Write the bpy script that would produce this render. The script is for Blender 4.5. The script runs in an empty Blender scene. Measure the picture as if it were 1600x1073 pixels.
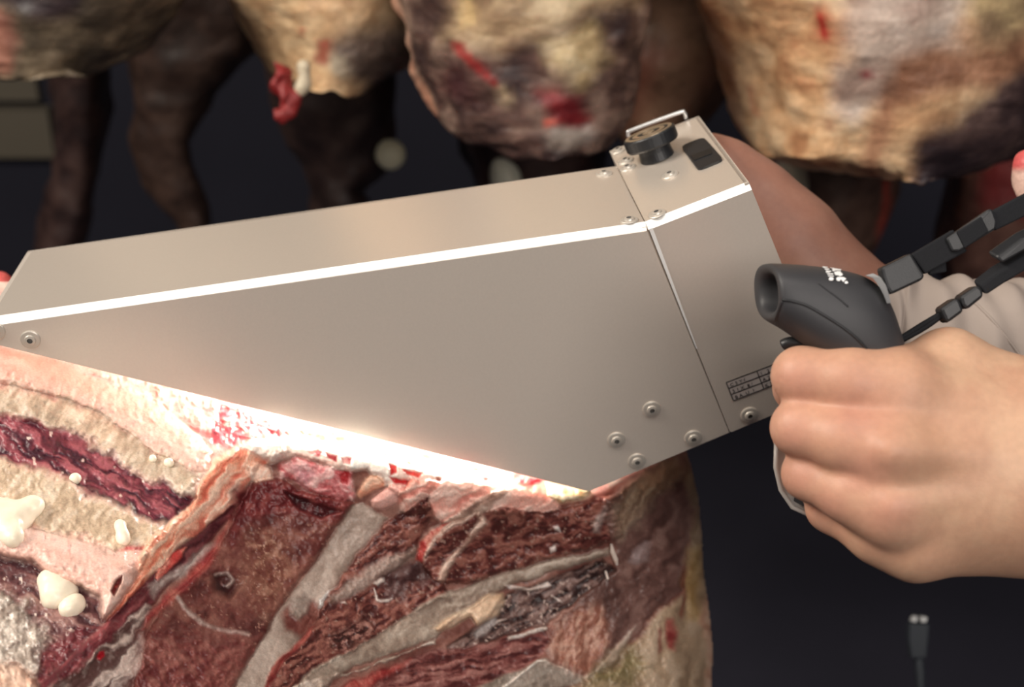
import bpy, bmesh, math, random
import numpy as np
from mathutils import Vector, Matrix
from mathutils.bvhtree import BVHTree

SC = bpy.context.scene
COL = SC.collection
R = math.radians

# ------------------------------------------------------------------ camera
F = 2000.0                      # focal length in pixels of the 1600 x 1073 frame
PITCH = R(27.0)
CAM = np.array([0.0, 0.0, 1.5])
FWD = np.array([0.0, math.cos(PITCH), -math.sin(PITCH)])
UP = np.array([0.0, math.sin(PITCH), math.cos(PITCH)])
RIGHT = np.array([1.0, 0.0, 0.0])
cd = bpy.data.cameras.new('camera')
cam = bpy.data.objects.new('camera', cd)
COL.objects.link(cam)
cam.location = CAM
cam.rotation_euler = (math.pi / 2 - PITCH, 0, 0)
cd.sensor_width = 36.0
cd.lens = 36.0 * F / 1600.0
cd.clip_start = 0.02
cd.dof.use_dof = True
cd.dof.focus_distance = 0.53
cd.dof.aperture_fstop = 8.5
SC.camera = cam

# ------------------------------------------------------------------ world, lights, exposure
w = bpy.data.worlds.new('world'); SC.world = w; w.use_nodes = True
w.node_tree.nodes['Background'].inputs[0].default_value = (0.75, 0.8, 0.9, 1)
w.node_tree.nodes['Background'].inputs[1].default_value = 0.02
vs = SC.view_settings
vs.view_transform = 'Standard'; vs.look = 'None'; vs.gamma = 1.0; vs.use_curve_mapping = False
vs.exposure = 0.0

def area(name, loc, target, sx, sy, power, color):
    l = bpy.data.lights.new(name, 'AREA'); l.shape = 'RECTANGLE'
    l.size = sx; l.size_y = sy; l.energy = power; l.color = color
    o = bpy.data.objects.new(name, l); COL.objects.link(o)
    o.location = loc
    o.rotation_euler = (Vector(target) - Vector(loc)).to_track_quat('-Z', 'Y').to_euler()
    return o
area('ceiling_lamp_light', (0.15, -0.05, 2.85), (0.15, 0.02, 0), 1.7, 0.55, 13.0, (1.0, 0.93, 0.86))
area('rail_lamp_light', (-1.5, 0.35, 2.5), (0.15, 0.7, 1.25), 1.0, 0.6, 43.0, (1.0, 0.91, 0.80))
area('front_fill_light', (0.7, -1.7, 2.5), (0.1, 0.5, 1.2), 1.8, 0.8, 40.0, (1.0, 0.93, 0.87))  # added fill from behind the camera, brightens the panel and hand fronts

# ------------------------------------------------------------------ geometry helpers
def P(px, py, d):
    return CAM + d * ((px - 800.0) / F * RIGHT - (py - 536.5) / F * UP + FWD)
def Pn(px, py, d):              # arrays
    px = np.asarray(px, float); py = np.asarray(py, float); d = np.asarray(d, float)
    dirs = ((px - 800.0) / F)[..., None] * RIGHT - ((py - 536.5) / F)[..., None] * UP + FWD
    return CAM + d[..., None] * dirs
def proj(p):
    q = np.asarray(p, float) - CAM
    z = q @ FWD
    return 800 + F * (q @ RIGHT) / z, 536.5 - F * (q @ UP) / z, z
def on_plane(px, py, p0, n):
    r = (px - 800.0) / F * RIGHT - (py - 536.5) / F * UP + FWD
    t = np.dot(np.asarray(p0) - CAM, n) / np.dot(r, n)
    return CAM + t * r
def unit(v):
    v = np.asarray(v, float)
    return v / np.linalg.norm(v)

def srgb(r, g, b):
    f = lambda c: (c / 255 / 12.92) if c / 255 <= 0.04045 else ((c / 255 + 0.055) / 1.055) ** 2.4
    return (f(r), f(g), f(b))
def srgb_arr(c):
    c = np.asarray(c, float) / 255
    return np.where(c <= 0.04045, c / 12.92, ((c + 0.055) / 1.055) ** 2.4)

def empty(name, loc=(0, 0, 0)):
    o = bpy.data.objects.new(name, None); COL.objects.link(o); o.location = Vector(loc)
    o.empty_display_size = 0.05
    return o
def tag(o, label, cat, group=None, kind=None):
    o['label'] = label; o['category'] = cat
    if group: o['group'] = group
    if kind: o['kind'] = kind
    return o
def attach(o, parent):
    o.parent = parent
    loc = Vector((0, 0, 0)); p = parent
    while p is not None:
        loc += p.location; p = p.parent
    o.location = o.location - loc
    return o
def obj(name, verts, faces, mat, parent=None, smooth=False, mesh=None):
    me = mesh
    if me is None:
        me = bpy.data.meshes.new(name)
        me.from_pydata([tuple(map(float, v)) for v in verts], [], [tuple(map(int, f)) for f in faces])
        me.materials.append(mat)
        if smooth:
            me.polygons.foreach_set('use_smooth', [True] * len(me.polygons))
        me.update()
    o = bpy.data.objects.new(name, me); COL.objects.link(o)
    if parent is not None: attach(o, parent)
    return o
def fast_mesh(name, V, Q, mat, colors=None, smooth=True):
    """V (n,3); Q (m,4) or (m,3) int; colours linear rgb(a) per vertex."""
    me = bpy.data.meshes.new(name)
    V = np.ascontiguousarray(V, dtype=np.float32); Q = np.ascontiguousarray(Q, dtype=np.int32)
    k = Q.shape[1]
    me.vertices.add(len(V)); me.vertices.foreach_set('co', V.ravel())
    me.loops.add(Q.size); me.loops.foreach_set('vertex_index', Q.ravel())
    me.polygons.add(len(Q))
    me.polygons.foreach_set('loop_start', np.arange(0, Q.size, k, dtype=np.int32))
    me.polygons.foreach_set('loop_total', np.full(len(Q), k, dtype=np.int32))
    me.update(calc_edges=True)
    me.polygons.foreach_set('use_smooth', np.full(len(Q), smooth))
    if colors is not None:
        a = me.attributes.new('tint', 'FLOAT_COLOR', 'POINT')
        c = np.ones((len(V), 4), np.float32); c[:, :colors.shape[1]] = colors
        a.data.foreach_set('color', c.ravel())
    me.materials.append(mat)
    me.validate()
    return me
def link_mesh(name, me, parent=None):
    o = bpy.data.objects.new(name, me); COL.objects.link(o)
    if parent is not None: attach(o, parent)
    return o

def recalc(me):
    bm = bmesh.new(); bm.from_mesh(me)
    bmesh.ops.recalc_face_normals(bm, faces=bm.faces)
    bm.to_mesh(me); bm.free()

def plate(name, pts, n, t, mat, parent, bevel=0.0):
    """flat polygon pts (world), thickened by t against n (n = outward normal)."""
    pts = [np.asarray(p, float) for p in pts]; n = np.asarray(n, float)
    k = len(pts)
    V = pts + [p - n * t for p in pts]
    Fc = [list(range(k)), list(range(2 * k - 1, k - 1, -1))]
    Fc += [[i, k + i, k + (i + 1) % k, (i + 1) % k] for i in range(k)]
    o = obj(name, V, Fc, mat, parent)
    bm = bmesh.new(); bm.from_mesh(o.data)
    bmesh.ops.recalc_face_normals(bm, faces=bm.faces)
    if bevel:
        bmesh.ops.bevel(bm, geom=bm.edges[:], offset=bevel, segments=2, affect='EDGES', profile=0.5)
    bm.to_mesh(o.data); bm.free()
    return o
def rounded(pts, r, seg=5):
    """round the corners of a polygon of 3D points"""
    out = []
    k = len(pts)
    for i in range(k):
        a, b, c = (np.asarray(pts[(i - 1) % k]), np.asarray(pts[i]), np.asarray(pts[(i + 1) % k]))
        u, v = unit(a - b), unit(c - b)
        for j in range(seg + 1):
            t = j / seg
            out.append((1 - t) ** 2 * (b + u * r) + 2 * t * (1 - t) * b + t ** 2 * (b + v * r))
    return out
def lathe(profile, seg=32):
    """profile [(r,z)], closed at both ends when r == 0; returns verts, faces around +Z"""
    V = []; Fc = []
    for (r, z) in profile:
        for k in range(seg):
            a = 2 * math.pi * k / seg
            V.append((r * math.cos(a), r * math.sin(a), z))
    for i in range(len(profile) - 1):
        for k in range(seg):
            k2 = (k + 1) % seg
            Fc.append((i * seg + k, i * seg + k2, (i + 1) * seg + k2, (i + 1) * seg + k))
    Fc.append(tuple(range(seg - 1, -1, -1)))
    b = (len(profile) - 1) * seg
    Fc.append(tuple(range(b, b + seg)))
    return V, Fc
def frame(origin, z, xhint=(1, 0, 0)):
    z = unit(z); x = np.asarray(xhint, float); x = unit(x - z * np.dot(x, z)); y = np.cross(z, x)
    return Matrix(((x[0], y[0], z[0], origin[0]), (x[1], y[1], z[1], origin[1]), (x[2], y[2], z[2], origin[2]), (0, 0, 0, 1)))
def xf(V, M):
    M = np.array(M)
    V = np.asarray(V, float)
    return V @ M[:3, :3].T + M[:3, 3]
def tube(pts, radii, seg=10, flat=None):
    """tube along world points; returns verts, faces (capped)"""
    pts = [np.asarray(p, float) for p in pts]
    if not hasattr(radii, '__len__'): radii = [radii] * len(pts)
    V = []; Fc = []
    ref = None
    for i, p in enumerate(pts):
        t = unit(pts[min(i + 1, len(pts) - 1)] - pts[max(i - 1, 0)])
        if ref is None:
            h = np.array([0, 0, 1.0]) if abs(t[2]) < 0.9 else np.array([1.0, 0, 0])
            ref = unit(h - t * np.dot(h, t))
        else:
            ref = unit(ref - t * np.dot(ref, t))
        b = np.cross(t, ref)
        for k in range(seg):
            a = 2 * math.pi * k / seg
            V.append(p + radii[i] * (math.cos(a) * ref + math.sin(a) * b))
    for i in range(len(pts) - 1):
        for k in range(seg):
            k2 = (k + 1) % seg
            Fc.append((i * seg + k, i * seg + k2, (i + 1) * seg + k2, (i + 1) * seg + k))
    Fc.append(tuple(range(seg - 1, -1, -1))); b0 = (len(pts) - 1) * seg
    Fc.append(tuple(range(b0, b0 + seg)))
    return V, Fc
def smooth_path(pts, n=8):
    """Catmull-Rom through points"""
    pts = [np.asarray(p, float) for p in pts]
    ext = [2 * pts[0] - pts[1]] + pts + [2 * pts[-1] - pts[-2]]
    out = []
    for i in range(1, len(ext) - 2):
        p0, p1, p2, p3 = ext[i - 1:i + 3]
        for j in range(n):
            t = j / n
            out.append(0.5 * (2 * p1 + (p2 - p0) * t + (2 * p0 - 5 * p1 + 4 * p2 - p3) * t * t + (3 * p1 - p0 - 3 * p2 + p3) * t ** 3))
    out.append(pts[-1])
    return out

# ------------------------------------------------------------------ numpy noise
def _hash(ix, iy, iz, seed):
    h = (ix.astype(np.uint32) * np.uint32(374761393) + iy.astype(np.uint32) * np.uint32(668265263)
         + iz.astype(np.uint32) * np.uint32(3266489917) + np.uint32(seed * 974711 % 4294967295))
    h = (h ^ (h >> np.uint32(13))) * np.uint32(1274126177)
    h = (h ^ (h >> np.uint32(16))) * np.uint32(2246822519)
    h = h ^ (h >> np.uint32(13))
    return h.astype(np.float64) / 4294967295.0
def vnoise2(x, y, seed=0):
    xi = np.floor(x).astype(np.int64); yi = np.floor(y).astype(np.int64)
    fx = x - xi; fy = y - yi
    fx = fx * fx * fx * (fx * (fx * 6 - 15) + 10); fy = fy * fy * fy * (fy * (fy * 6 - 15) + 10)
    z = np.zeros_like(xi)
    a = _hash(xi, yi, z, seed); b = _hash(xi + 1, yi, z, seed)
    c = _hash(xi, yi + 1, z, seed); d = _hash(xi + 1, yi + 1, z, seed)
    return (a * (1 - fx) + b * fx) * (1 - fy) + (c * (1 - fx) + d * fx) * fy
def fbm2(x, y, octv=4, seed=0, gain=0.5):
    s = 0; amp = 1; tot = 0
    for o in range(octv):
        s = s + amp * vnoise2(x * 2 ** o + 17.3 * o, y * 2 ** o - 9.1 * o, seed + o); tot += amp; amp *= gain
    return s / tot
def vnoise3(p, seed=0):
    i = np.floor(p).astype(np.int64); f = p - i
    f = f * f * f * (f * (f * 6 - 15) + 10)
    out = 0
    for dx in (0, 1):
        for dy in (0, 1):
            for dz in (0, 1):
                wgt = (f[:, 0] if dx else 1 - f[:, 0]) * (f[:, 1] if dy else 1 - f[:, 1]) * (f[:, 2] if dz else 1 - f[:, 2])
                out = out + wgt * _hash(i[:, 0] + dx, i[:, 1] + dy, i[:, 2] + dz, seed)
    return out
def fbm3(p, octv=4, seed=0, gain=0.5):
    s = 0; amp = 1; tot = 0
    for o in range(octv):
        s = s + amp * vnoise3(p * 2 ** o + 11.7 * o, seed + o); tot += amp; amp *= gain
    return s / tot
def sstep(a, b, x):
    t = np.clip((x - a) / (b - a), 0, 1)
    return t * t * (3 - 2 * t)
def poly_sd(x, y, poly):
    """signed distance, positive inside"""
    poly = np.asarray(poly, float)
    d2 = np.full(x.shape, 1e18); inside = np.zeros(x.shape, bool)
    for i in range(len(poly)):
        ax, ay = poly[i]; bx, by = poly[(i + 1) % len(poly)]
        ex, ey = bx - ax, by - ay
        t = np.clip(((x - ax) * ex + (y - ay) * ey) / (ex * ex + ey * ey + 1e-12), 0, 1)
        d2 = np.minimum(d2, (x - ax - t * ex) ** 2 + (y - ay - t * ey) ** 2)
        cond = (ay > y) != (by > y)
        with np.errstate(divide='ignore', invalid='ignore'):
            xc = ex * (y - ay) / (ey if ey != 0 else 1e-12) + ax
        inside ^= cond & (x < xc)
    d = np.sqrt(d2)
    return np.where(inside, d, -d)
def line_d(x, y, pts):
    d2 = np.full(x.shape, 1e18)
    for (ax, ay), (bx, by) in zip(pts[:-1], pts[1:]):
        ex, ey = bx - ax, by - ay
        t = np.clip(((x - ax) * ex + (y - ay) * ey) / (ex * ex + ey * ey + 1e-12), 0, 1)
        d2 = np.minimum(d2, (x - ax - t * ex) ** 2 + (y - ay - t * ey) ** 2)
    return np.sqrt(d2)

# ------------------------------------------------------------------ implicit surfaces (surface nets)
def surface_nets(val, origin, h):
    neg = val < 0
    nx, ny, nz = val.shape
    offs = [(0, 0, 0), (1, 0, 0), (0, 1, 0), (1, 1, 0), (0, 0, 1), (1, 0, 1), (0, 1, 1), (1, 1, 1)]
    sl = lambda o: tuple(slice(o[i], o[i] + (nx, ny, nz)[i] - 1) for i in range(3))
    cnt = np.zeros((nx - 1, ny - 1, nz - 1), np.int8)
    for o in offs: cnt += neg[sl(o)]
    act = (cnt > 0) & (cnt < 8)
    ids = np.argwhere(act)
    idx = np.full(act.shape, -1, np.int64); idx[act] = np.arange(len(ids))
    acc = np.zeros((len(ids), 3)); num = np.zeros(len(ids))
    edges = [(a, b) for a in range(8) for b in range(a + 1, 8) if sum(abs(offs[a][i] - offs[b][i]) for i in range(3)) == 1]
    for a, b in edges:
        oa, ob = np.array(offs[a]), np.array(offs[b])
        va = val[tuple((ids + oa).T)]; vb = val[tuple((ids + ob).T)]
        m = (va < 0) != (vb < 0)
        t = np.where(m, va / np.where(m, va - vb, 1), 0)
        acc += np.where(m[:, None], oa + t[:, None] * (ob - oa), 0); num += m
    V = (ids + acc / num[:, None]) * h + np.asarray(origin)
    Q = []
    for ax in range(3):
        a2, a3 = (ax + 1) % 3, (ax + 2) % 3
        lo = [slice(None)] * 3; hi = [slice(None)] * 3
        lo[ax] = slice(0, -1); hi[ax] = slice(1, None)
        s0 = neg[tuple(lo)]; s1 = neg[tuple(hi)]
        ch = np.argwhere(s0 != s1)
        ok = (ch[:, a2] > 0) & (ch[:, a3] > 0) & (ch[:, a2] < val.shape[a2] - 1) & (ch[:, a3] < val.shape[a3] - 1)
        ch = ch[ok]
        flip = s0[tuple(ch.T)]
        def cell(d2, d3):
            c = ch.copy(); c[:, a2] -= d2; c[:, a3] -= d3
            return idx[tuple(c.T)]
        q = np.stack([cell(1, 1), cell(0, 1), cell(0, 0), cell(1, 0)], 1)
        q[~flip] = q[~flip][:, ::-1]
        Q.append(q)
    Q = np.concatenate(Q)
    return V, Q
def relax(V, Q, it=2, lam=0.5):
    for _ in range(it):
        S = np.zeros_like(V); n = np.zeros(len(V))
        for a, b in ((0, 1), (1, 2), (2, 3), (3, 0)):
            np.add.at(S, Q[:, a], V[Q[:, b]]); np.add.at(n, Q[:, a], 1)
            np.add.at(S, Q[:, b], V[Q[:, a]]); np.add.at(n, Q[:, b], 1)
        V = V + lam * (S / n[:, None] - V)
    return V
def sd_cone(X, a, b, ra, rb):
    a = np.asarray(a); b = np.asarray(b)
    ab = b - a; L2 = np.dot(ab, ab)
    t = np.clip(((X - a) @ ab) / L2, 0, 1)
    d = np.linalg.norm(X - a - t[..., None] * ab, axis=-1)
    return d - (ra + t * (rb - ra))
def smin(a, b, k):
    h = np.clip(0.5 + 0.5 * (b - a) / k, 0, 1)
    return b * (1 - h) + a * h - k * h * (1 - h)

# ------------------------------------------------------------------ materials
def new_mat(name):
    m = bpy.data.materials.new(name); m.use_nodes = True
    nt = m.node_tree
    return m, nt, nt.nodes['Principled BSDF']
def mat(name, base, rough=0.5, metal=0.0, spec=0.5, noise=0.0, nscale=200.0, bump=0.0, bscale=600.0, bdist=0.0005, coat=0.0):
    m, nt, b = new_mat(name)
    b.inputs['Base Color'].default_value = (*base, 1)
    b.inputs['Roughness'].default_value = rough
    b.inputs['Metallic'].default_value = metal
    b.inputs['Specular IOR Level'].default_value = spec
    b.inputs['Coat Weight'].default_value = coat
    geo = nt.nodes.new('ShaderNodeNewGeometry')
    n1 = nt.nodes.new('ShaderNodeTexNoise'); n1.inputs['Scale'].default_value = nscale; n1.inputs['Detail'].default_value = 4
    nt.links.new(geo.outputs['Position'], n1.inputs['Vector'])
    mx = nt.nodes.new('ShaderNodeMix'); mx.data_type = 'RGBA'
    mx.inputs['A'].default_value = (*[c * (1 - noise) for c in base], 1)
    mx.inputs['B'].default_value = (*[min(1, c * (1 + noise)) for c in base], 1)
    nt.links.new(n1.outputs['Fac'], mx.inputs['Factor'])
    nt.links.new(mx.outputs['Result'], b.inputs['Base Color'])
    if bump:
        n2 = nt.nodes.new('ShaderNodeTexNoise'); n2.inputs['Scale'].default_value = bscale; n2.inputs['Detail'].default_value = 3
        nt.links.new(geo.outputs['Position'], n2.inputs['Vector'])
        bp = nt.nodes.new('ShaderNodeBump'); bp.inputs['Strength'].default_value = bump; bp.inputs['Distance'].default_value = bdist
        nt.links.new(n2.outputs['Fac'], bp.inputs['Height']); nt.links.new(bp.outputs['Normal'], b.inputs['Normal'])
    return m
def tint_mat(name, rough=0.45, spec=0.5, sss=0.0, radius=(0.004, 0.0015, 0.001), var=0.25, vscale=900.0, bump=0.5, bscale=700.0, bdist=0.0006, coat=0.0):
    """material driven by the mesh's own 'tint' attribute plus procedural grain"""
    m, nt, b = new_mat(name)
    at = nt.nodes.new('ShaderNodeAttribute'); at.attribute_name = 'tint'
    geo = nt.nodes.new('ShaderNodeNewGeometry')
    n1 = nt.nodes.new('ShaderNodeTexNoise'); n1.inputs['Scale'].default_value = vscale; n1.inputs['Detail'].default_value = 5
    nt.links.new(geo.outputs['Position'], n1.inputs['Vector'])
    mr = nt.nodes.new('ShaderNodeMapRange')
    mr.inputs['From Min'].default_value = 0.3; mr.inputs['From Max'].default_value = 0.7
    mr.inputs['To Min'].default_value = 1 - var; mr.inputs['To Max'].default_value = 1 + var
    nt.links.new(n1.outputs['Fac'], mr.inputs['Value'])
    vm = nt.nodes.new('ShaderNodeVectorMath'); vm.operation = 'SCALE'
    nt.links.new(at.outputs['Color'], vm.inputs[0]); nt.links.new(mr.outputs['Result'], vm.inputs['Scale'])
    nt.links.new(vm.outputs['Vector'], b.inputs['Base Color'])
    b.inputs['Roughness'].default_value = rough
    b.inputs['Specular IOR Level'].default_value = spec
    b.inputs['Coat Weight'].default_value = coat
    b.inputs['Coat Roughness'].default_value = 0.25
    if sss:
        b.inputs['Subsurface Weight'].default_value = sss
        b.inputs['Subsurface Radius'].default_value = radius
        b.inputs['Subsurface Scale'].default_value = 1.0
    n2 = nt.nodes.new('ShaderNodeTexNoise'); n2.inputs['Scale'].default_value = bscale; n2.inputs['Detail'].default_value = 4
    nt.links.new(geo.outputs['Position'], n2.inputs['Vector'])
    bp = nt.nodes.new('ShaderNodeBump'); bp.inputs['Strength'].default_value = bump; bp.inputs['Distance'].default_value = bdist
    nt.links.new(n2.outputs['Fac'], bp.inputs['Height']); nt.links.new(bp.outputs['Normal'], b.inputs['Normal'])
    return m
def emit(name, color, strength):
    m = bpy.data.materials.new(name); m.use_nodes = True; nt = m.node_tree
    e = nt.nodes.new('ShaderNodeEmission'); e.inputs[0].default_value = (*color, 1); e.inputs[1].default_value = strength
    nt.links.new(e.outputs[0], nt.nodes['Material Output'].inputs[0])
    return m

M = {}
M['panel'] = mat('satin_aluminium', srgb(222, 212, 201), 0.34, 0.36, 0.5, 0.04, 900, 0.1, 2500, 0.0002)
M['panel_top'] = mat('brushed_aluminium_top', srgb(218, 207, 195), 0.27, 0.48, 0.5, 0.04, 900, 0.1, 2500, 0.0002)
M['whitened_edge'] = mat('whitened_aluminium_edge', (0.93, 0.93, 0.91), 0.35, 0.15, 0.5)  # chamfer metal, base near white to carry the edge highlight
M['screw'] = mat('steel_screw', srgb(205, 198, 188), 0.38, 0.45, 0.5, 0.05, 400)
M['socket'] = mat('screw_socket', (0.16, 0.15, 0.14), 0.5, 0.3)
M['black_plastic'] = mat('black_plastic', srgb(34, 35, 38), 0.42, 0.0, 0.45, 0.08, 500, 0.2, 1800, 0.0003)
M['rubber'] = mat('grip_rubber', srgb(58, 58, 61), 0.5, 0.0, 0.4, 0.06, 500, 0.2, 2200, 0.0002)
M['rubber_dark'] = mat('grip_rubber_dark', srgb(48, 48, 51), 0.5, 0.0, 0.35, 0.06, 500, 0.2, 2200, 0.0002)
M['webbing'] = mat('strap_webbing', srgb(26, 27, 31), 0.75, 0.0, 0.25, 0.15, 900, 0.5, 2500, 0.0004)
M['chrome'] = mat('chrome', (0.72, 0.72, 0.72), 0.25, 0.7)
M['knob_glint'] = mat('knob_highlight_tan', srgb(190, 170, 145), 0.35, 0.7)  # tan of the rings stands in for the knob's specular highlight
M['white_print'] = mat('white_print', (0.9, 0.9, 0.9), 0.6)
M['black_print'] = mat('black_print', (0.015, 0.015, 0.018), 0.6)
M['sticker'] = mat('sticker', srgb(196, 188, 184), 0.5, 0.0, 0.4)
# ------------------------------------------------------------------ the cold room
def struct(name, verts, faces, m):
    o = obj(name, verts, faces, m); o['kind'] = 'structure'; recalc(o.data); return o
def box(x0, x1, y0, y1, z0, z1):
    V = [(x, y, z) for x in (x0, x1) for y in (y0, y1) for z in (z0, z1)]
    Fc = [(0, 1, 3, 2), (4, 6, 7, 5), (0, 4, 5, 1), (2, 3, 7, 6), (0, 2, 6, 4), (1, 5, 7, 3)]
    return V, Fc
M['floor'] = mat('dark_wet_floor', srgb(55, 54, 64), 0.6, 0, 0.15, 0.3, 3)
M['wall_dark'] = mat('dark_wall_panel', srgb(54, 54, 66), 0.7, 0, 0.2, 0.25, 2)
M['wall_pale'] = mat('pale_wall_panel', srgb(150, 148, 142), 0.6, 0, 0.3, 0.08, 2)
M['ceiling'] = mat('ceiling_panel', srgb(120, 118, 114), 0.7, 0, 0.3, 0.08, 2)
struct('floor', *box(-2.6, 2.6, -2.4, 3.2, -0.1, 0.0), M['floor'])
struct('ceiling', *box(-2.6, 2.6, -2.4, 3.2, 3.0, 3.1), M['ceiling'])
struct('wall_back', *box(-2.6, 2.6, 3.1, 3.2, 0.0, 3.0), M['wall_dark'])
struct('wall_front', *box(-2.6, 2.6, -2.4, -2.3, 0.0, 3.0), M['wall_pale'])
struct('wall_left', *box(-2.6, -2.5, -2.3, 3.1, 0.0, 3.0), M['wall_dark'])
struct('wall_right', *box(2.5, 2.6, -2.3, 3.1, 0.0, 3.0), M['wall_dark'])

M['pale_rail'] = mat('pale_rail', srgb(122, 114, 100), 0.6, 0, 0.3, 0.1, 5)
rl = on_plane(-300, 190, (0, 3.06, 0), np.array([0, -1.0, 0])); rr_ = on_plane(84, 235, (0, 3.06, 0), np.array([0, -1.0, 0]))
struct('trim_1', *box(rl[0], rr_[0], 3.06, 3.1, rr_[2] - 0.02, rl[2] + 0.03), M['pale_rail'])
struct('trim_2', *box(rl[0], rr_[0] - 0.02, 3.07, 3.1, rl[2] + 0.05, rl[2] + 0.16), M['pale_rail'])
# ------------------------------------------------------------------ the scanner
PSI = R(5.4)
N = np.array([math.sin(PSI), -math.cos(PSI), 0.0])          # outward normal of the near side panel
A0 = P(1010, 350, 0.56)
W_REAR, W_LONG, TH = 0.100, 0.077, 0.0020
def S(px, py, back=0.0):                                    # pixel on the side panel plane, moved back
    return on_plane(px, py, A0, N) - N * back
scanner = empty('handheld_scanner', S(1140, 676))
tag(scanner, 'wedge shaped satin metal handheld scanner housing with black pistol grip', 'scanner')
CH = 0.0030
A = S(1010, 350); B = S(1172, 287); Cc = S(1301, 609); D = S(1140, 676); E = S(920, 768)
L0 = S(-24, 500.5); L1 = S(-40, 530)
dLong = unit(A - L0); upL = np.cross(dLong, N);  upL = upL if upL[2] > 0 else -upL
dRear = unit(B - A);  upR = np.cross(dRear, N);  upR = upR if upR[2] > 0 else -upR
b_ = -N
# near side panels
gap = dRear * 0.0003
plate('side_panel', [L0 - upL * CH, A - upL * CH * 1.0, D, E, L1], N, TH, M['panel'], scanner, 0.0003)
rear_side = plate('side_panel', rounded([A - upR * CH + gap, B - upR * CH, Cc, D + gap], 0.0012, 4), N, TH, M['panel'], scanner)
# far side panels
for pts, wd in (([L0, A, D, E, L1], W_LONG), ([A, B, Cc, D], W_REAR)):
    plate('side_panel', [p + b_ * wd for p in pts][::-1], -N, TH, M['panel'], scanner)
# top plates
plate('top_panel', [L0 + b_ * CH, A + b_ * CH - dLong * 0.0003, A + b_ * W_LONG - dLong * 0.0003, L0 + b_ * W_LONG], upL, TH, M['panel_top'], scanner, 0.0003)
plate('top_plate', [A + b_ * CH, B + b_ * CH, B + b_ * W_REAR, A + b_ * W_REAR], upR, TH, M['panel_top'], scanner, 0.0003)
# end plates, the rear bottom and the step between the two boxes
plate('end_plate', [L0 + b_ * TH, L1 + b_ * TH, L1 + b_ * W_LONG, L0 + b_ * W_LONG], -dLong, TH, M['panel'], scanner)
plate('end_plate', [B + b_ * TH, Cc + b_ * TH, Cc + b_ * W_REAR, B + b_ * W_REAR], dRear, TH, M['panel'], scanner)
nb = unit(np.cross(unit(Cc - D), N)); nb = nb if nb[2] < 0 else -nb
plate('bottom_plate', [D + b_ * TH, Cc + b_ * TH, Cc + b_ * W_REAR, D + b_ * W_REAR], nb, TH, M['panel'], scanner)
nb2 = unit(np.cross(unit(D - E), N)); nb2 = nb2 if nb2[2] < 0 else -nb2
plate('bottom_plate', [E + b_ * TH, D + b_ * TH, D + b_ * W_LONG, E + b_ * W_LONG], nb2, TH, M['panel'], scanner)
plate('step_plate', [A - upR * 0.0022 + b_ * TH, D + b_ * TH, D + b_ * W_REAR, A - upR * 0.0001 + b_ * W_REAR, A - upR * 0.0001 + b_ * W_LONG, A - upR * 0.0022 + b_ * W_LONG], -dRear, TH, M['panel'], scanner)
# bright chamfered edges
def chamfer(name, p, q, up, c):
    V = []
    for e in (p, q):
        V += [e + b_ * c, e - up * c, e - up * c + b_ * c]
    return obj(name, V, [(0, 1, 4, 3), (1, 2, 5, 4), (2, 0, 3, 5), (0, 2, 1), (3, 4, 5)], M['whitened_edge'], scanner)
recalc(chamfer('edge_strip', L0, A, upL, CH).data)
recalc(chamfer('edge_strip', A, B, upR, CH).data)
sd_ = unit(D - A)
s0, s1 = A - upR * CH * 0.9, A + (D - A) * 0.575
wS = 0.0017
V = [s0 + gap, s0 + gap + dRear * wS, s1 + dRear * wS * 0.35, s1]
plate('seam_edge', [v + N * 0.00025 for v in V], N, 0.0010, M['whitened_edge'], scanner)  # tapering strip whitened for the glint along the seam
plate('seam_light_stop', [A - upR * 0.003 - dRear * 0.004 + b_ * TH, A - upR * 0.003 + dRear * 0.004 + b_ * TH, D + dRear * 0.004 + b_ * TH + upR * .001, D - dRear * 0.004 + b_ * TH + upR * .001], N, 0.0015, M['panel'], scanner)  # added hidden plate, stops lamp light leaking through the side seam
plate('seam_light_stop', [A - dLong * 0.004 + b_ * 0.001 - upL * TH, A + dRear * 0.004 + b_ * 0.001 - upR * TH * 1.2, A + dRear * 0.004 + b_ * W_LONG * .98 - upR * TH * 1.2, A - dLong * 0.004 + b_ * W_LONG * .98 - upL * TH], unit(upL + upR), 0.0012, M['panel'], scanner)  # same added light stop under the top seam
# plates' rounded far edges stay plain; screws
prof = [(0.0043, 0.0), (0.0043, 0.0005), (0.0039, 0.0008), (0.0025, 0.0009), (0.0022, 0.0016), (0.0012, 0.0018), (0.0011, 0.0006), (0.0, 0.0006)]
prof = [(r if r > 0 else 0.00001, z) for r, z in prof]
sv, sf = lathe(prof, 28)
screw_me = bpy.data.meshes.new('screw'); screw_me.from_pydata(sv, [], sf)
screw_me.materials.append(M['screw']); screw_me.materials.append(M['socket'])
for p in screw_me.polygons:
    p.use_smooth = False
    if all(math.hypot(*screw_me.vertices[v].co[:2]) < 0.00125 and screw_me.vertices[v].co.z < 0.0019 for v in p.vertices): p.material_index = 1
def screw(pt, n, scale=1.0, rot=0.0):
    o = bpy.data.objects.new('screw', screw_me); COL.objects.link(o)
    o.matrix_world = frame(pt, n) @ Matrix.Rotation(rot, 4, 'Z') @ Matrix.Scale(scale, 4)
    attach(o, scanner)
for i, (x, y) in enumerate([(48, 530), (-7, 517), (1018, 639), (963, 687), (995, 720), (1083, 684), (1171, 648)]):
    screw(S(x, y), N, 1.0, i)
def TR(px, py, lift=0.0): return on_plane(px, py, A, upR) + upR * lift
def TL(px, py, lift=0.0): return on_plane(px, py, A, upL) + upL * lift
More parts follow.
